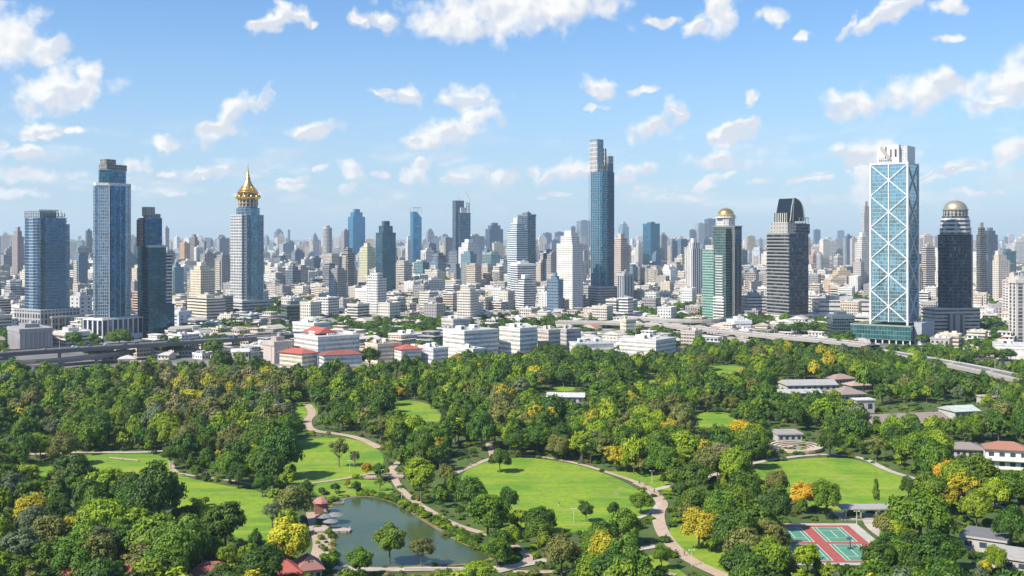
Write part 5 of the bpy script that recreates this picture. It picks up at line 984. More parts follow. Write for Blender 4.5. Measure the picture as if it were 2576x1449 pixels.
while y < 1090:
    step = 8.6 if y < 520 else 8.4; half = y*.49+25; x = -half
    while x < half:
        jx, jy = x+R3.uniform(-.4, .4)*step, y+R3.uniform(-.4, .4)*step; px, py = proj(jx, jy, 0)
        if py > parkline(px)+2 and R3.random() < .96:
            rad = (R3.uniform(3.8, 8.4) if R3.random() < .72 else R3.uniform(2., 3.8))*(1 if y < 620 else .84); H = rad*R3.uniform(1.5, 2.0)+2
            if not blocked(jx, jy, rad, H):
                pi_ = R3.choice([0, 1, 1, 2, 2, 3, 4, 5, 6, 7, 7, 0]); 
                if pi_ == 6 or pi_ == 4: rad *= .75
                trees.append((jx, jy, rad, H*.80/PROTO[pi_][3], pi_, cmap(jx, jy, px, py), False, H*.2))
            else:
                rad = R3.uniform(1.2, 2.4); H = rad*1.9
                if R3.random() < .5 and not blocked(jx, jy, rad, H): pi_ = 0; trees.append((jx, jy, rad, H*.9/PROTO[pi_][3], 0, cmap(jx, jy, px, py), False, H*.1))
        x += step
    y += step*.92
def vis(t):
    px, py = proj(t[0], t[1], t[3]*1.2); pr = t[2]*FD/t[1]
    if px < -pr or px > 2576+pr or py > 1449+pr*.9: return 0
    return (t[2]/t[1])*(1 if py < 1440 else .5)+(9 if t[6] else 0)
order = sorted(trees, key=lambda t: -vis(t)); near, far = [t for t in order[:298] if vis(t) > 0], order[298:]
far = [t for t in far if abs(t[0]) < t[1]*.52+40]
CW = {'dark': 'dark green', 'mid': 'mid green', 'bright': 'bright yellow-green', 'yellow': 'yellow flowering', 'gold': 'golden orange', 'olive': 'olive', 'grey': 'grey-green', 'brown': 'brownish'}
SW = {'round': 'round', 'wide': 'spreading', 'tall': 'upright', 'loose': 'sparse', 'cone': 'conical'}
ZN = [(100, 1230, 'at the left lawn edge'), (300, 1160, 'on the left lawn'), (80, 1380, 'in the lower left corner'), (400, 1370, 'below the left lawn'), (560, 1200, 'beside the left lawn path'), (640, 1330, 'between left lawn and pond'), (740, 1250, 'left of the pond'), (700, 1420, 'by the red roofs'), (860, 1150, 'on the middle lawn'), (960, 1400, 'at the near pond shore'), (1080, 1180, 'right of the middle lawn'), (1150, 1290, 'along the pond path'), (1200, 1400, 'below the pond'), (1300, 1200, 'by the big lawn\'s left edge'), (1400, 1350, 'below the big lawn'), (1500, 1130, 'behind the big lawn'), (1640, 1180, 'right of the big lawn'), (1560, 1420, 'left of the winding path'), (1740, 1280, 'right of the winding path'), (1860, 1220, 'left of the right lawn'), (1880, 1400, 'left of the sports court'), (2020, 1250, 'above the sports court'), (2220, 1280, 'below the right lawn'), (2250, 1400, 'right of the sports court'), (2250, 1120, 'behind the right lawn'), (2440, 1200, 'near the white house'), (2450, 1330, 'at the right edge'), (2540, 1430, 'by the grey shed roof'), (480, 1000, 'far behind the left lawn'), (1000, 960, 'deep in the wood'), (1780, 960, 'by the far small lawn'), (300, 870, 'by the elevated road'), (1250, 1020, 'in the middle wood'), (2200, 950, 'by the far roofs')]
items = []
for k, (x, y, rad, sz, pi_, cl, hand, th) in enumerate(near):
    shp, cm, tm, hg, fm = PROTO[pi_]; root = empty('tree', (x, y, 0), R3.uniform(0, 6.28)); base = max(th, .3)
    cr_ = bpy.data.objects.new('crown', cm); C.objects.link(cr_); cr_.parent = root; cr_.location = (0, 0, base); cr_.scale = (rad, rad*R3.uniform(.9, 1.1), sz); cr_.material_slots[0].link = 'OBJECT'; cr_.material_slots[0].material = CLS[cl]
    tk = bpy.data.objects.new('trunk', tm); C.objects.link(tk); tk.parent = root; tk.location = (0, 0, base); tk.scale = (rad, rad, max(sz, base/.42)); tk.location = (0, 0, max(sz, base/.42)*.42-.1)
    px, py = proj(x, y, sz*hg*.6); zn = min(ZN, key=lambda z: (z[0]-px)**2+((z[1]-py)*1.6)**2)[2]; size = 'large' if rad > 8 else 'small' if rad < 5 else 'medium'
    tag(root, 'x', 'tree', 'trees of the park'); items.append(('%s %s %s tree %s' % (size, CW[cl], SW[shp], zn), px, root))
unique_labels(items, '%s, %s of %d from left')
# the rest of the wood: one object of instances
pcol = bpy.data.collections.new('wood_source'); clk = list(CLS)
for ci, cl in enumerate(clk):
    for pi_, p in enumerate(PROTO):
        o = bpy.data.objects.new('wood_tree.%03d' % (ci*8+pi_), p[4]); pcol.objects.link(o); o.material_slots[0].link = 'OBJECT'; o.material_slots[0].material = CLS[cl]
def scatter(name, pts):                                                    # pts: x, y, z, sxy, sz, rot, index
    me = bpy.data.meshes.new(name); me.from_pydata([p[:3] for p in pts], [], [])
    a = me.attributes.new('scl', 'FLOAT_VECTOR', 'POINT'); a.data.foreach_set('vector', np.array([(p[3]*(.82+.36*((p[0]*7.3) % 1)), p[3]*(.82+.36*((p[1]*5.7) % 1)), p[4]*(.85+.35*((p[0]*3.1) % 1))) for p in pts], dtype=np.float32).ravel())
    a = me.attributes.new('rot', 'FLOAT', 'POINT'); a.data.foreach_set('value', np.array([p[5] for p in pts], dtype=np.float32))
    a = me.attributes.new('idx', 'INT', 'POINT'); a.data.foreach_set('value', np.array([p[6] for p in pts], dtype=np.int32))
    o = bpy.data.objects.new(name, me); C.objects.link(o); ng = bpy.data.node_groups.new(name, 'GeometryNodeTree'); t = NT(ng)
    ng.interface.new_socket('Geometry', in_out='INPUT', socket_type='NodeSocketGeometry'); ng.interface.new_socket('Geometry', in_out='OUTPUT', socket_type='NodeSocketGeometry')
    gi = t.add('NodeGroupInput'); go = t.add('NodeGroupOutput'); ci = t.add('GeometryNodeCollectionInfo', {'Separate Children': True, 'Reset Children': True}); ci.inputs['Collection'].default_value = pcol
    def na(nm, ty): nd = t.add('GeometryNodeInputNamedAttribute', data_type=ty); nd.inputs['Name'].default_value = nm; return nd.outputs['Attribute']
    ip = t.add('GeometryNodeInstanceOnPoints', {'Points': gi.outputs[0], 'Instance': ci.outputs[0], 'Pick Instance': True, 'Instance Index': na('idx', 'INT'), 'Rotation': t.add('ShaderNodeCombineXYZ', {2: na('rot', 'FLOAT')}).outputs[0], 'Scale': na('scl', 'FLOAT_VECTOR')})
    t.l.new(ip.outputs[0], go.inputs[0]); md = o.modifiers.new('scatter', 'NODES'); md.node_group = ng; return tag(o, kind='stuff')
scatter('woodland', [(x, y, .42*sz, rad, sz, R3.uniform(0, 6.28), clk.index(cl)*8+pi_) for (x, y, rad, sz, pi_, cl, hand, th) in far])
ct_ = []
for (x, y) in treespots:
    for _ in range(R3.randint(5, 9) if y < 2300 else R3.randint(2, 4)):
        xx, yy = x+R3.uniform(-15, 15), y+R3.uniform(-15, 15)
        if not free(xx, yy, 4): continue
        rad = R3.uniform(4.5, 8.5)*(1 if y < 2300 else 1.6); ct_.append((xx, yy, rad*.4, rad, rad*.85, R3.uniform(0, 6.28), clk.index(R3.choice(['dark', 'dark', 'dark', 'mid', 'mid']))*8+R3.choice([0, 1, 2, 3, 7])))
scatter('city_trees', ct_)
# undergrowth: low bushes filling the wood floor, pond banks and path sides
ug = []
for _ in range(10500):
    y = 330+760*R3.random()**1.25; x = R3.uniform(-1, 1)*(y*.49+10); px, py = proj(x, y, 0)
    if py < parkline(px)+2: continue
    rad = R3.uniform(.8, 2.4)
    if any(inpoly(px, py, c_) for c_ in LAWNS+[POND]) and R3.random() < .995: continue
    if 94 < x < 134 and 366 < y < 424: continue
    if any((p[0]-x)**2+(p[1]-y)**2 < (w_+rad*.35)**2 for pts, w_ in PATHW for p in pts[::2]): continue
    if not free(x, y, 2): continue
    ug.append((x, y, -.1, rad, rad*.6, R3.uniform(0, 6.28), clk.index(R3.choice(['mid', 'mid', 'dark', 'dark', 'bright', 'olive', 'grey']))*8+R3.choice([0, 1, 3, 7])))
n = len(pw)
for i in range(n):                                                         # right bank of the pond
    a = pw[i]; ox, oy = a[0]-pc[0], a[1]-pc[1]; k = math.hypot(ox, oy); px, py = proj(a[0], a[1], 0)
    if (px > 905 and py < 1395) or px < 850:
        for _ in range(7 if px > 905 else 2):
            e = R3.uniform(2.5, 7.5); rad = R3.uniform(.9, 2.1); ug.append((a[0]+ox/k*e+R3.uniform(-1, 1), a[1]+oy/k*e+R3.uniform(-1, 1), .0, rad, rad*.7, R3.uniform(0, 6), clk.index(R3.choice(['mid', 'mid', 'bright', 'bright', 'dark']))*8+R3.choice([0, 1, 7])))
scatter('undergrowth', ug)
# ------------------------------------------------------------------ houses and roofs in and around the park
BRN = (.26, .19, .16)
def house(label, cx_, yb, wpx, hz, dm, rz, roofc, wall=(.50, .47, .43), rh=3., name='house', style='hip', nwin=6, storeys=1):
    d = DD(yb); x = (cx_-CX)/FD*d; wd = wpx*d/FD; r = empty(name, (x, d+dm/2, 0), R(rz)); tag(r, label, 'building')
    hx, hy = wd/2, dm/2; m = MB(); m.box(-hx, hx, -hy, hy, 0, hz, S(wall), mi=1); m.build('wall', r)
    for s_ in range(storeys):
        for i in range(nwin):
            x0 = -hx+wd*(i+.25)/nwin; z0 = hz*(s_+.35)/storeys; w = MB(); w.box(x0, x0+wd*.5/nwin, -hy-.06, -hy+.1, z0, z0+hz*.42/storeys, S(NAVY, (.05, .07, .09), 50, 50, 1, 1, .4), mi=1, under=True); w.build('window', r)
    m = MB()
    if style == 'hip': hip(m, -hx, hx, -hy, hy, hz+.5, rh, roofc, 1.)
    elif style == 'flat': m.box(-hx-.6, hx+.6, -hy-.6, hy+.6, hz, hz+.7, S(wall), roofc, 1, True)
    else:
        sr = S(roofc); z = hz+.1; e = 1
        m.face([(-hx-e, -hy-e, z), (hx+e, -hy-e, z), (hx+e, 0, z+rh), (-hx-e, 0, z+rh)], sr); m.face([(hx+e, hy+e, z), (-hx-e, hy+e, z), (-hx-e, 0, z+rh), (hx+e, 0, z+rh)], sr)
        m.face([(hx+.9, -hy-.9, z-.02), (hx+.9, hy+.9, z-.02), (hx+.9, 0, z+rh-.1)], S(wall)); m.face([(-hx-.9, hy+.9, z-.02), (-hx-.9, -hy-.9, z-.02), (-hx-.9, 0, z+rh-.1)], S(wall))
    m.build('roof', r); FOOT.append((x, d+dm/2, math.hypot(hx, hy)*.8)); return r
h = house('white two-storey villa with red brown hip roof at the right edge', 2545, 1182, 100, 9, 12, -18, (.33, .15, .10), WHITE, rh=3, nwin=4, storeys=2)
m = MB(); m.box(-9.8, 9.8, -8.0, -6.05, 4.3, 5.4, S(WHITE), mi=1, under=True); m.build('balcony', h)
house('low grey roofed house left of the white villa', 2440, 1150, 85, 3.5, 12, -12, (.25, .21, .19), rh=2.5)
house('long brown roofed hall stretching behind the right lawn trees', 2290, 1088, 215, 5, 24, 14, (.27, .21, .18), rh=4, style='gable', nwin=10, name='hall')
house('pale green metal roofed end of the long brown hall', 2425, 1058, 70, 5.5, 16, 14, (.46, .52, .48), rh=2.5, style='gable', nwin=4, name='hall')
house('flat pale roof beyond the long brown hall at the right edge', 2530, 1020, 110, 5, 12, 10, (.42, .36, .32), style='flat', nwin=5)
house('grey brown hip roofed house behind a white wall', 2140, 1012, 70, 5, 18, 12, (.28, .22, .19), rh=4)
house('white cube shed below the grey brown hip roof', 2176, 1040, 46, 8, 8, 8, (.6, .6, .6), style='flat', nwin=2)
house('grey metal roofed hall, longest of the far right roofs', 2040, 985, 130, 4.5, 18, 6, (.36, .35, .35), rh=3, style='gable', nwin=8)
house('pale ridged metal roof before the grey hall', 2010, 1004, 110, 4, 12, 4, (.42, .41, .41), rh=2, style='gable', nwin=6)
house('brown roofed house right of the grey hall', 2120, 968, 60, 4, 14, 20, (.32, .22, .18), rh=3)
house('small bright red hip roof among the far trees', 2182, 958, 34, 5, 10, 25, (.45, .08, .06), rh=4.5, nwin=2)
house('pinkish tiled roof right of the small red roof', 2165, 985, 60, 4, 12, 15, (.42, .29, .25), rh=2.5)
house('low pink brown roof row near the sloping elevated road', 2265, 972, 80, 4, 12, 20, (.42, .30, .26), rh=2.5)
house('white roofed pavilion below the sloping elevated road', 2405, 985, 60, 3.5, 12, 10, (.60, .58, .60), style='flat')
house('grey roofed rest pavilion beside the stone terrace', 1985, 1112, 62, 4, 13, 5, (.34, .30, .29), rh=2.5, style='flat', nwin=4)
house('cluster roof of grey slate near the lower right corner', 2505, 1392, 105, 4.5, 14, -34, (.16, .16, .17), rh=1.2, style='flat', nwin=3, name='shed')
house('pale concrete shed in front of the slate roof, lower right corner', 2572, 1440, 90, 4, 14, -34, (.40, .38, .37), style='flat', nwin=3, name='shed')
house('white curved roof hall in the middle of the wood', 1425, 1018, 90, 5, 12, -6, (.50, .50, .48), rh=2.2, style='gable', nwin=6, name='hall')
house('little grey roofed kiosk left of the middle wood', 1292, 1100, 24, 3.4, 7, 5, (.36, .34, .34), rh=1.5, nwin=2, name='kiosk')
for i, (cx_, yb, w_, rc, lb) in enumerate([(190, 1476, 110, RED, 'red tiled roof at the lower left edge, first of the row'), (320, 1480, 90, RED, 'red tiled roof at the bottom edge, second of the row'), (520, 1482, 120, DRED, 'darker red tiled roof at the bottom edge, third of the row'), (690, 1474, 110, RED, 'red tiled roof beside the brick plaza, fourth of the row'), (768, 1462, 56, (.30, .13, .11), 'brown red canopy roof at the end of the row')]):
    house(lb, cx_, yb, w_, 3.2, 10, [8, -10, 5, 12, 20][i], rc, CREAM, 3.6, nwin=3)
for i, (cx_, yb, w_, rc, hz_, lb) in enumerate([(285, 908, 60, (.62, .6, .58), 5, 'white curved roof house below the elevated road'), (470, 896, 36, (.6, .6, .6), 5, 'white twin gable house, left one'), (510, 898, 40, (.6, .58, .56), 5, 'white twin gable house, right one'), (345, 938, 40, (.34, .22, .17), 7, 'white house with brown hip roof among the trees'), (315, 925, 40, (.55, .5, .46), 7, 'pinkish two-storey house left of the brown hip roof'), (145, 952, 50, (.38, .22, .17), 6, 'brown roofed house at the far left woods'), (600, 905, 40, (.6, .6, .6), 7, 'white cube house right of the twin gables'), (640, 890, 30, (.55, .55, .55), 8, 'tall narrow white house by the grey wall'), (560, 912, 36, (.3, .25, .22), 5, 'dark roofed shed among pale houses'), (410, 905, 40, (.5, .46, .43), 4, 'low pale roof between trees under the elevated road'), (60, 935, 60, (.36, .25, .2), 5, 'long brown roof at the left edge woods'), (1330, 925, 40, (.5, .45, .4), 5, 'pale roof peeking from trees below the banded block'), (1020, 945, 46, (.55, .5, .46), 4, 'pale flat roof behind the dark trees'), (1900, 905, 60, (.5, .46, .42), 4, 'flat beige roof by the far small lawn'), (2350, 885, 50, (.5, .46, .42), 6, 'beige guard house under the sloping road'), (1750, 890, 40, (.5, .44, .4), 4, 'low beige roof left of the round bright tree')]):
    house(lb, cx_, yb, w_, hz_, 12, [10, -15, 20, 5][i % 4], rc, WHITE if i % 3 else CREAM, 2.6, style=('gable', 'hip', 'flat')[i % 3], nwin=4)
# amphitheatre-like stone terrace with a pool
tr_ = empty('stone_terrace', (*G(2000, 1130), 0)); tag(tr_, 'beige stone terrace with curved steps and shallow pool behind the right lawn', 'terrace')
m = MB()
for k in range(4): m.lathe([(14-k*2.2, .4+k*0), (14-k*2.2, 1.9-.4*k), (11.8-k*2.2, 1.9-.4*k)], 24, S((.52, .42, .32)), 1, sm=False)
m.build('step', tr_); m = MB(); m.lathe([(5.2, .6), (0, .6)], 20, S((.2, .26, .22)), 1, sm=False); m.build('pool', tr_)
m = MB(); m.lathe([(1.5, .6), (1.5, 1.6), (0, 1.6)], 12, S((.6, .5, .4)), 1, -2, 1, sm=False); m.build('plinth', tr_)
# plaza with a pergola and round lamp above the court
pg = empty('pergola', (*G(2175, 1300), 0)); tag(pg, 'grey concrete pergola on the small plaza above the sports court', 'pergola')
m = MB(); m.box(-11, 11, -6, 5, 0, .5, S((.40, .35, .31)), mi=1); m.build('base', pg)
for x in (-9, -3, 3, 9): m = MB(); m.box(x-.3, x+.3, -5, -4.4, .5, 4, S((.3, .29, .29)), mi=1); m.build('post', pg)
m = MB(); m.box(-10.5, 10.5, -5.4, 3, 4, 4.4, S((.36, .34, .33)), mi=1, under=True); m.build('slab', pg)
# ------------------------------------------------------------------ pond side: brick kiosk, jetty, parasols, boats
k = empty('pond_kiosk', (*G(808, 1292), 0), .2); tag(k, 'small brick red kiosk with vines at the pond corner', 'kiosk')
m = MB(); m.box(-2.6, 2.6, -2.4, 2.4, 0, 4.6, S((.36, .13, .10)), mi=1); m.build('wall', k); m = MB(); m.lathe([(3.6, 4.6), (3.2, 5.2), (1.6, 6.4), (0, 6.9)], 8, S((.40, .17, .13)), 1, sm=False); m.build('roof', k)
m = MB(); m.box(1.0, 2.0, -2.5, -2.3, .1, 2.6, S((.6, .58, .55)), mi=1); m.build('door', k)
dk = empty('jetty', (*G(835, 1338), 0), 0); tag(dk, 'grey stone boat jetty reaching into the pond', 'jetty')
m = MB(); m.prism([(-7, -3.5), (7, -3.0), (7.4, 0), (3, 2.4), (-7, 4)], .1, 1.2, S((.36, .30, .27)), (.44, .37, .33), 1); m.build('deck', dk)
m = MB(); [m.bar((x, -3.2, -.2), (x, -3.2, 1.2), .15, S((.2, .16, .13))) for x in (-6, -3, 0, 3, 6)]; m.build('piling', dk)
def parasol(D, z, r_, label, col):
    g_ = G(*D); o = empty('parasol', (*g_, z)); tag(o, label, 'parasol', 'parasols on the jetty'); m = MB(); m.bar((0, 0, 0), (0, 0, 2.9), .07, S(GREY)); m.build('pole', o)
    m = MB(); m.lathe([(r_, 2.3), (r_*.55, 2.9), (0, 3.3)], 8, S(col), 1, sm=False); m.lathe([(r_, 2.25), (r_*.5, 2.5), (0, 2.6)], 8, S(col), 1, sm=False); m.build('canopy', o)
parasol((815, 1322), 1.2, 3.4, 'lilac grey parasol on the jetty, left one', (.20, .195, .22)); parasol((842, 1318), 1.2, 3.6, 'silver grey parasol on the jetty, middle one', (.21, .21, .20)); parasol((832, 1335), 1.2, 3.0, 'pale translucent parasol at the jetty front', (.20, .21, .19))
def boat(D, rz, label, swan=False):
    o = empty('pedal_boat' if swan else 'rowing_boat', (*G(*D, .4), .40), R(rz)); tag(o, label, 'boat', 'boats on the pond'); m = MB()
    hull = [(-1.8, -.6), (1.2, -.7), (2.1, 0), (1.2, .7), (-1.8, .6)]; m.prism([(x*.8, y*.7) for x, y in hull], -.15, .45, S((.62, .58, .5)), (.3, .2, .13), 1, top_poly=hull); m.build('hull', o)
    m = MB(); m.box(-.3, .3, -.5, .5, .46, .62, S((.35, .2, .12)), mi=1); m.build('seat', o)
    if swan: m = MB(); m.bar((1.5, 0, .4), (1.9, 0, 1.5), .16, S((.7, .68, .62)), r2=.1); m.bar((1.9, 0, 1.5), (2.3, 0, 1.4), .14, S((.7, .68, .62)), r2=.05); m.build('prow', o)
boat((868, 1336), 20, 'cream pedal boat with raised prow moored at the jetty tip', True); boat((853, 1268), 10, 'small cream boat by the brick kiosk', True); boat((833, 1352), -20, 'small boat tucked under the near side of the jetty')
# white railed footbridge at the far shore
fb = empty('footbridge', (*G(965, 1204), 0), .12); tag(fb, 'low pink stone footbridge with railings behind the pond', 'footbridge')
m = MB(); m.box(-9, 9, -1.8, 1.8, .4, 1.1, S((.5, .36, .28)), mi=1, under=True); m.build('deck', fb)
for s_ in (-1.8, 1.65): m = MB(); m.box(-9, 9, s_, s_+.15, 1.9, 2.05, S((.6, .5, .42)), mi=1, under=True); [m.box(x, x+.15, s_, s_+.15, 1.1, 1.9, S((.6, .5, .42)), mi=1) for x in np.arange(-9, 9, 1.2)]; m.build('railing', fb)
wl = empty('shore_wall', (*G(1110, 1436), 0), 0); tag(wl, 'low pale concrete wall along the near pond shore', 'wall'); m = MB(); m.box(-12, 17, -.5, .5, 0, 1.1, S((.52, .47, .42)), mi=1); m.build('parapet', wl)
def lamp(D, label, h=5.5):
    o = empty('street_lamp', (*G(*D), 0)); tag(o, label, 'street lamp', 'lamps along the park paths'); m = MB(); m.bar((0, 0, 0), (0, 0, h), .11, S((.62, .62, .6)), r2=.07); m.build('pole', o)
    m = MB(); m.bar((-.7, 0, h), (.7, 0, h), .06, S((.5, .5, .5))); m.build('arm', o); m = MB(); m.box(-1.1, -.6, -.2, .2, h-.12, h+.1, S((.7, .7, .68)), mi=1, under=True); m.box(.6, 1.1, -.2, .2, h-.12, h+.1, S((.7, .7, .68)), mi=1, under=True); m.build('lamp_head', o)
for D, lb in [((960, 1212), 'pale lamp post behind the pond by the footbridge'), ((672, 1226), 'lamp post at the left lawn path'), ((1443, 1315), 'white post at the near edge of the big lawn'), ((1740, 1425), 'double lamp beside the winding path bottom'), ((1578, 1420), 'lamp on the grass triangle left of the winding path'), ((2155, 1322), 'lamp post on the plaza above the court'), ((1010, 1262), 'lamp on the pond path'), ((1270, 1110), 'lamp behind the big lawn, left one'), ((1640, 1215), 'lamp at the bend of the winding path'), ((880, 1188), 'lamp on the middle lawn edge'), ((430, 1190), 'lamp by the left lawn corner'), ((1705, 955), 'thin mast by the far small lawns')]: lamp(D, lb)
bnc = [((1180, 1160), 'bench by the path left of the big lawn', 20), ((1625, 1222), 'bench at the winding path bend', -30), ((460, 1200), 'bench on the left lawn path', 5), ((1420, 1155), 'bench behind the big lawn', -8), ((2060, 1150), 'bench at the right lawn\'s far edge', 5)]
for D, lb, rz in bnc:
    o = empty('park_bench', (*G(*D), .3), R(rz)); tag(o, lb, 'bench', 'park benches'); m = MB(); m.box(-1, 1, -.25, .25, .42, .5, S((.25, .14, .08)), mi=1, under=True); m.build('seat', o); m = MB(); m.box(-1, 1, .2, .28, .55, 1., S((.25, .14, .08)), mi=1, under=True); m.build('backrest', o)
    for x in (-.85, .75): m = MB(); m.box(x, x+.1, -.22, .22, 0, .42, S((.1, .1, .1)), mi=1); m.build('leg', o)
lg = empty('seesaw', (*G(312, 1158), .2), R(-22)); tag(lg, 'long wooden beam with a crossbar lying on the left lawn', 'play equipment'); m = MB(); m.bar((-9, 0, .5), (9, 0, .5), .3, S((.5, .36, .24))); m.build('beam', lg); m = MB(); m.bar((-1, -1.5, .2), (1, 1.5, .2), .25, S((.4, .3, .2))); m.build('crossbar', lg)
# ------------------------------------------------------------------ people: one skinned body each, clothing in its own mesh
SKIN = plain_mat('skin', .6, 0, .1, (.42, .25, .17))
def person(D, rz, label, top, legs, stride=.25, z=.16, arm=.2):
    g_ = G(*D); o = empty('person', (*g_, z), R(rz)); tag(o, label, 'person', 'people in the park')
    def skin(name, V, E, Rr, m, sub=1):
        me = bpy.data.meshes.new(name); me.from_pydata(V, E, []); ob = bpy.data.objects.new(name, me); C.objects.link(ob); ob.parent = o
        md = ob.modifiers.new('s', 'SKIN')
        for i, r_ in enumerate(Rr): me.skin_vertices[0].data[i].radius = (r_, r_)
        me.skin_vertices[0].data[0].use_root = True; ob.modifiers.new('u', 'SUBSURF').levels = sub; me.materials.append(m); return ob
    me_ = None
    s = stride
    V = [(0, 0, .95), (0, 0, 1.2), (0, .0, 1.42), (0, 0, 1.5), (0, .02, 1.6), (0, .02, 1.72), (-.19, 0, 1.40), (-.27, -arm, 1.15), (-.26, -arm*1.8, .93), (-.26, -arm*2, .84), (.19, 0, 1.40), (.27, arm, 1.15), (.26, arm*1.2, .93), (.26, arm*1.1, .84), (-.1, 0, .88), (-.1, s*.6, .5), (-.1, s, .08), (-.1, s+.2, .03), (.1, 0, .88), (.1, -s*.3, .5), (.1, -s, .08), (.1, -s+.2, .03)]
    E = [(0, 1), (1, 2), (2, 3), (3, 4), (4, 5), (2, 6), (6, 7), (7, 8), (8, 9), (2, 10), (10, 11), (11, 12), (12, 13), (0, 14), (14, 15), (15, 16), (16, 17), (0, 18), (18, 19), (19, 20), (20, 21)]
    Rr = [.14, .13, .14, .055, .09, .085, .07, .05, .035, .03, .07, .05, .035, .03, .09, .065, .045, .035, .09, .065, .045, .035]
    me = bpy.data.meshes.new('body'); me.from_pydata(V, E, []); ob = bpy.data.objects.new('body', me); C.objects.link(ob); ob.parent = o; md = ob.modifiers.new('s', 'SKIN')
    if not me.skin_vertices: return o
    for i, r_ in enumerate(Rr): me.skin_vertices[0].data[i].radius = (r_, r_)
    me.skin_vertices[0].data[0].use_root = True; ob.modifiers.new('u', 'SUBSURF').levels = 1; me.materials.append(SKIN)
    m = MB(); m.lathe([(.24, .86), (.23, 1.1), (.27, 1.38), (.13, 1.47)], 10, S(top), 1); m.bar((-.2, 0, 1.4), (-.28, -arm, 1.12), .085, S(top)); m.bar((.2, 0, 1.4), (.28, arm, 1.12), .085, S(top)); m.build('shirt', o)
    m = MB(); m.lathe([(.2, .76), (.24, .9)], 10, S(legs), 1); m.bar((-.1, 0, .9), (-.1, s*.6, .5), .12, S(legs), r2=.1); m.bar((-.1, s*.6, .5), (-.1, s, .1), .1, S(legs), r2=.08); m.bar((.1, 0, .9), (.1, -s*.3, .5), .12, S(legs), r2=.1); m.bar((.1, -s*.3, .5), (.1, -s, .1), .1, S(legs), r2=.08); m.build('trousers', o)
    m = MB(); m.lathe([(.105, 1.66), (.12, 1.73), (.09, 1.81), (0, 1.84)], 8, S((.02, .015, .01)), 1, 0, 0); m.build('hair', o); return o
person((1406, 1274), 60, 'person in black top and pale trousers walking alone on the big lawn', (.02, .02, .025), (.62, .6, .56))
for D, rz, lb, a, c in [((1758/1, 1212), 20, 'person in white near the rocks right of the big lawn', (.7, .7, .7), (.05, .06, .1)), ((1646, 1241), 100, 'person in dark clothes on the winding path bend, left', (.03, .03, .05), (.04, .04, .05)), ((1660, 1250), 80, 'person in black on the winding path bend, right', (.04, .02, .02), (.03, .03, .04)), ((1640, 1252), 140, 'third person in dark grey on the winding path', (.06, .06, .07), (.03, .04, .06)), ((1008, 1215), 10, 'person in blue shirt on the pink pond path', (.08, .15, .35), (.05, .05, .06)), ((1195, 1168), 60, 'person in red top on the path left of the big lawn', (.4, .06, .05), (.04, .04, .08)), ((890, 1176), 200, 'person in light clothes standing on the middle lawn', (.5, .48, .44), (.1, .1, .14)), ((1700, 1390), 20, 'person in white shirt low on the winding path', (.7, .7, .68), (.05, .07, .14)), ((165, 1163), 50, 'person sitting-height figure in dark clothes on the left lawn', (.1, .1, .12), (.05, .05, .05))]:
    person(D, rz, lb.replace('sitting-height figure ', ''), a, c, z=.36)
pi2 = []
for n_ in range(16):
    pts, w_ = PATHW[[0, 1, 3, 4, 5, 6, 7, 8][n_ % 8]]; p = R3.choice(pts[2:-2]); px, py = proj(p[0], p[1], 0)
    if not (20 < px < 2556 and 1090 < py < 1430): continue
    cn, cc_ = R3.choice([('white', (.7, .7, .7)), ('red', (.45, .05, .04)), ('blue', (.06, .12, .4)), ('black', (.03, .03, .03)), ('grey', (.3, .3, .3)), ('yellow', (.6, .45, .05))])
    o = person((px, py), R3.uniform(0, 360), 'x', cc_, R3.choice([(.04, .05, .1), (.08, .07, .06), (.3, .27, .22)]), z=.37); zn = min(ZN, key=lambda z: (z[0]-px)**2+((z[1]-py)*1.6)**2)[2]; pi2.append(('person in %s top walking on the path %s' % (cn, zn), px, o))
unique_labels(pi2, '%s, %s of %d')
# ------------------------------------------------------------------ lamp posts on the elevated roads
il = []
for pts, zd, nm in ((fly1, 14, 'dark elevated road'), (fly3, 15, 'upper elevated road'), (fly5, 10, 'sloping elevated road')):
    for i in range(3, len(pts)-1, 6):
        px, py = proj(pts[i][0], pts[i][1], zd)
        if 0 < px < 2576: o = empty('street_lamp', (pts[i][0], pts[i][1], zd+.05)); m = MB(); m.bar((0, 0, 0), (0, 0, 9), .16, S((.5, .5, .5)), r2=.1); m.build('pole', o); m = MB(); m.bar((-2, 0, 9), (2, 0, 9), .1, S((.5, .5, .5))); m.build('arm', o); tag(o, 'x', 'street lamp', 'lamps on the elevated roads'); il.append(('tall grey lamp post standing on the '+nm, px, o))
unique_labels(il, '%s, %s of %d')
# ------------------------------------------------------------------ cars on the elevated roads
def make_car(col):
    r = empty('car', (0, 0, 0)); m = MB(); st = S(col)
    m.prism([(-2.2, -.88), (2.1, -.88), (2.2, 0), (2.1, .88), (-2.2, .88)], .35, .88, st, col, 1); m.prism([(-1.9, -.8), (1.0, -.8), (1.0, .8), (-1.9, .8)], .88, 1.42, st, col, 1, top_poly=[(-1.4, -.65), (.35, -.65), (.35, .65), (-1.4, .65)]); m.build('body', r)
    m = MB(); m.prism([(-1.7, -.83), (.85, -.83), (.85, .83), (-1.7, .83)], .92, 1.30, S((.02, .03, .04)), (.02, .03, .04), 4, top_poly=[(-1.35, -.72), (.45, -.72), (.45, .72), (-1.35, .72)]); m.build('window', r)
    for x in (-1.35, 1.35):
        for y_ in (-.85, .67): m = MB(); m.prism([(x+.33*math.cos(a), .33*math.sin(a)) for a in np.arange(0, 6.28, .785)], 0, .18, S((.02, .02, .02)), (.05, .05, .05), 1); w_ = m.build('wheel', r); w_.rotation_euler = (R(90), 0, 0); w_.location = (0, y_+.18, .33)
    return r
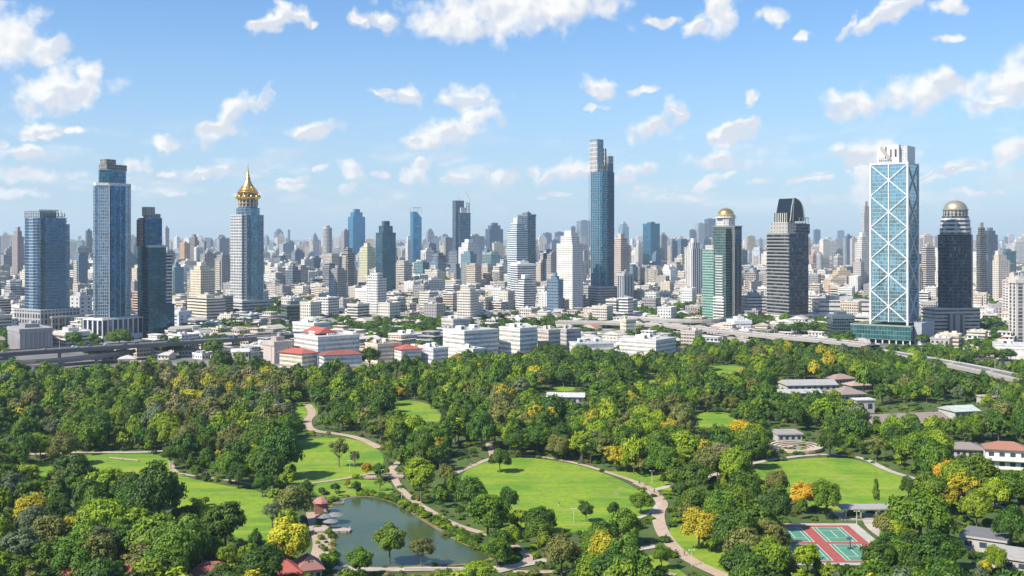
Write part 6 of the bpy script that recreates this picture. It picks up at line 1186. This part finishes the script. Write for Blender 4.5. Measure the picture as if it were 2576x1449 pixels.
cc = [('white', (.75, .75, .75)), ('silver', (.45, .46, .48)), ('black', (.03, .03, .035)), ('red', (.45, .04, .03)), ('blue', (.04, .12, .35)), ('pink', (.6, .12, .25)), ('yellow green', (.45, .5, .05))]
protos = [make_car(c) for _, c in cc]; used = [False]*len(cc); items = []
def dup(root):
    r = root.copy(); C.objects.link(r)
    for ch in list(root.children): c = ch.copy(); C.objects.link(c); c.parent = r
    return r
for pts, zd, lane, nm in ((fly1, 14, 4, 'dark elevated road'), (fly1, 14, -4, 'dark elevated road'), (fly3, 15, 3, 'upper elevated road'), (fly3, 15, -3, 'upper elevated road'), (fly5, 10, 3.4, 'sloping elevated road'), (fly5, 10, -3.4, 'sloping elevated road'), (fly4, 9, 2, 'lower elevated road')):
    i = R3.randint(1, 3)
    while i < len(pts)-1:
        a, c = pts[i], pts[i+1]; an = math.atan2(c[1]-a[1], c[0]-a[0]); px, py = proj(a[0], a[1], zd)
        if 0 < px < 2576:
            q = R3.choices(range(len(cc)), [5, 4, 3, 1, 1, 1, 1])[0]; o = protos[q] if not used[q] else dup(protos[q]); used[q] = True
            o.location = (a[0]-math.sin(an)*lane, a[1]+math.cos(an)*lane, zd+.15); o.rotation_euler = (0, 0, an+(math.pi if lane < 0 else 0)); tag(o, 'x', 'car', 'cars on the elevated roads'); items.append(('%s car on the %s %s lane' % (cc[q][0], nm, 'far' if lane > 0 else 'near'), px, o))
        i += R3.randint(1, 4)
for q, u_ in enumerate(used):
    if not u_:
        for ch in list(protos[q].children): bpy.data.objects.remove(ch)
        bpy.data.objects.remove(protos[q])
unique_labels(items, '%s, %s of %d from left')
# ------------------------------------------------------------------ the air
hm, t = mat('haze'); pv = t.add('ShaderNodeVolumePrincipled', {'Color': (.70, .87, 1.0, 1), 'Density': .000052, 'Anisotropy': .2}); t.l.new(pv.outputs[0], t.add('ShaderNodeOutputMaterial').inputs['Volume'])
me = bpy.data.meshes.new('haze'); X0, X1, Y0, Y1, Z0, Z1 = -9000, 9000, -1500, 14000, -1, 330
me.from_pydata([(X0, Y0, Z0), (X1, Y0, Z0), (X1, Y1, Z0), (X0, Y1, Z0), (X0, Y0, Z1), (X1, Y0, Z1), (X1, Y1, Z1), (X0, Y1, Z1)], [], [(3, 2, 1, 0), (4, 5, 6, 7), (0, 1, 5, 4), (1, 2, 6, 5), (2, 3, 7, 6), (3, 0, 4, 7)])
me.materials.append(hm); ho = bpy.data.objects.new('haze', me); C.objects.link(ho); tag(ho, kind='stuff')
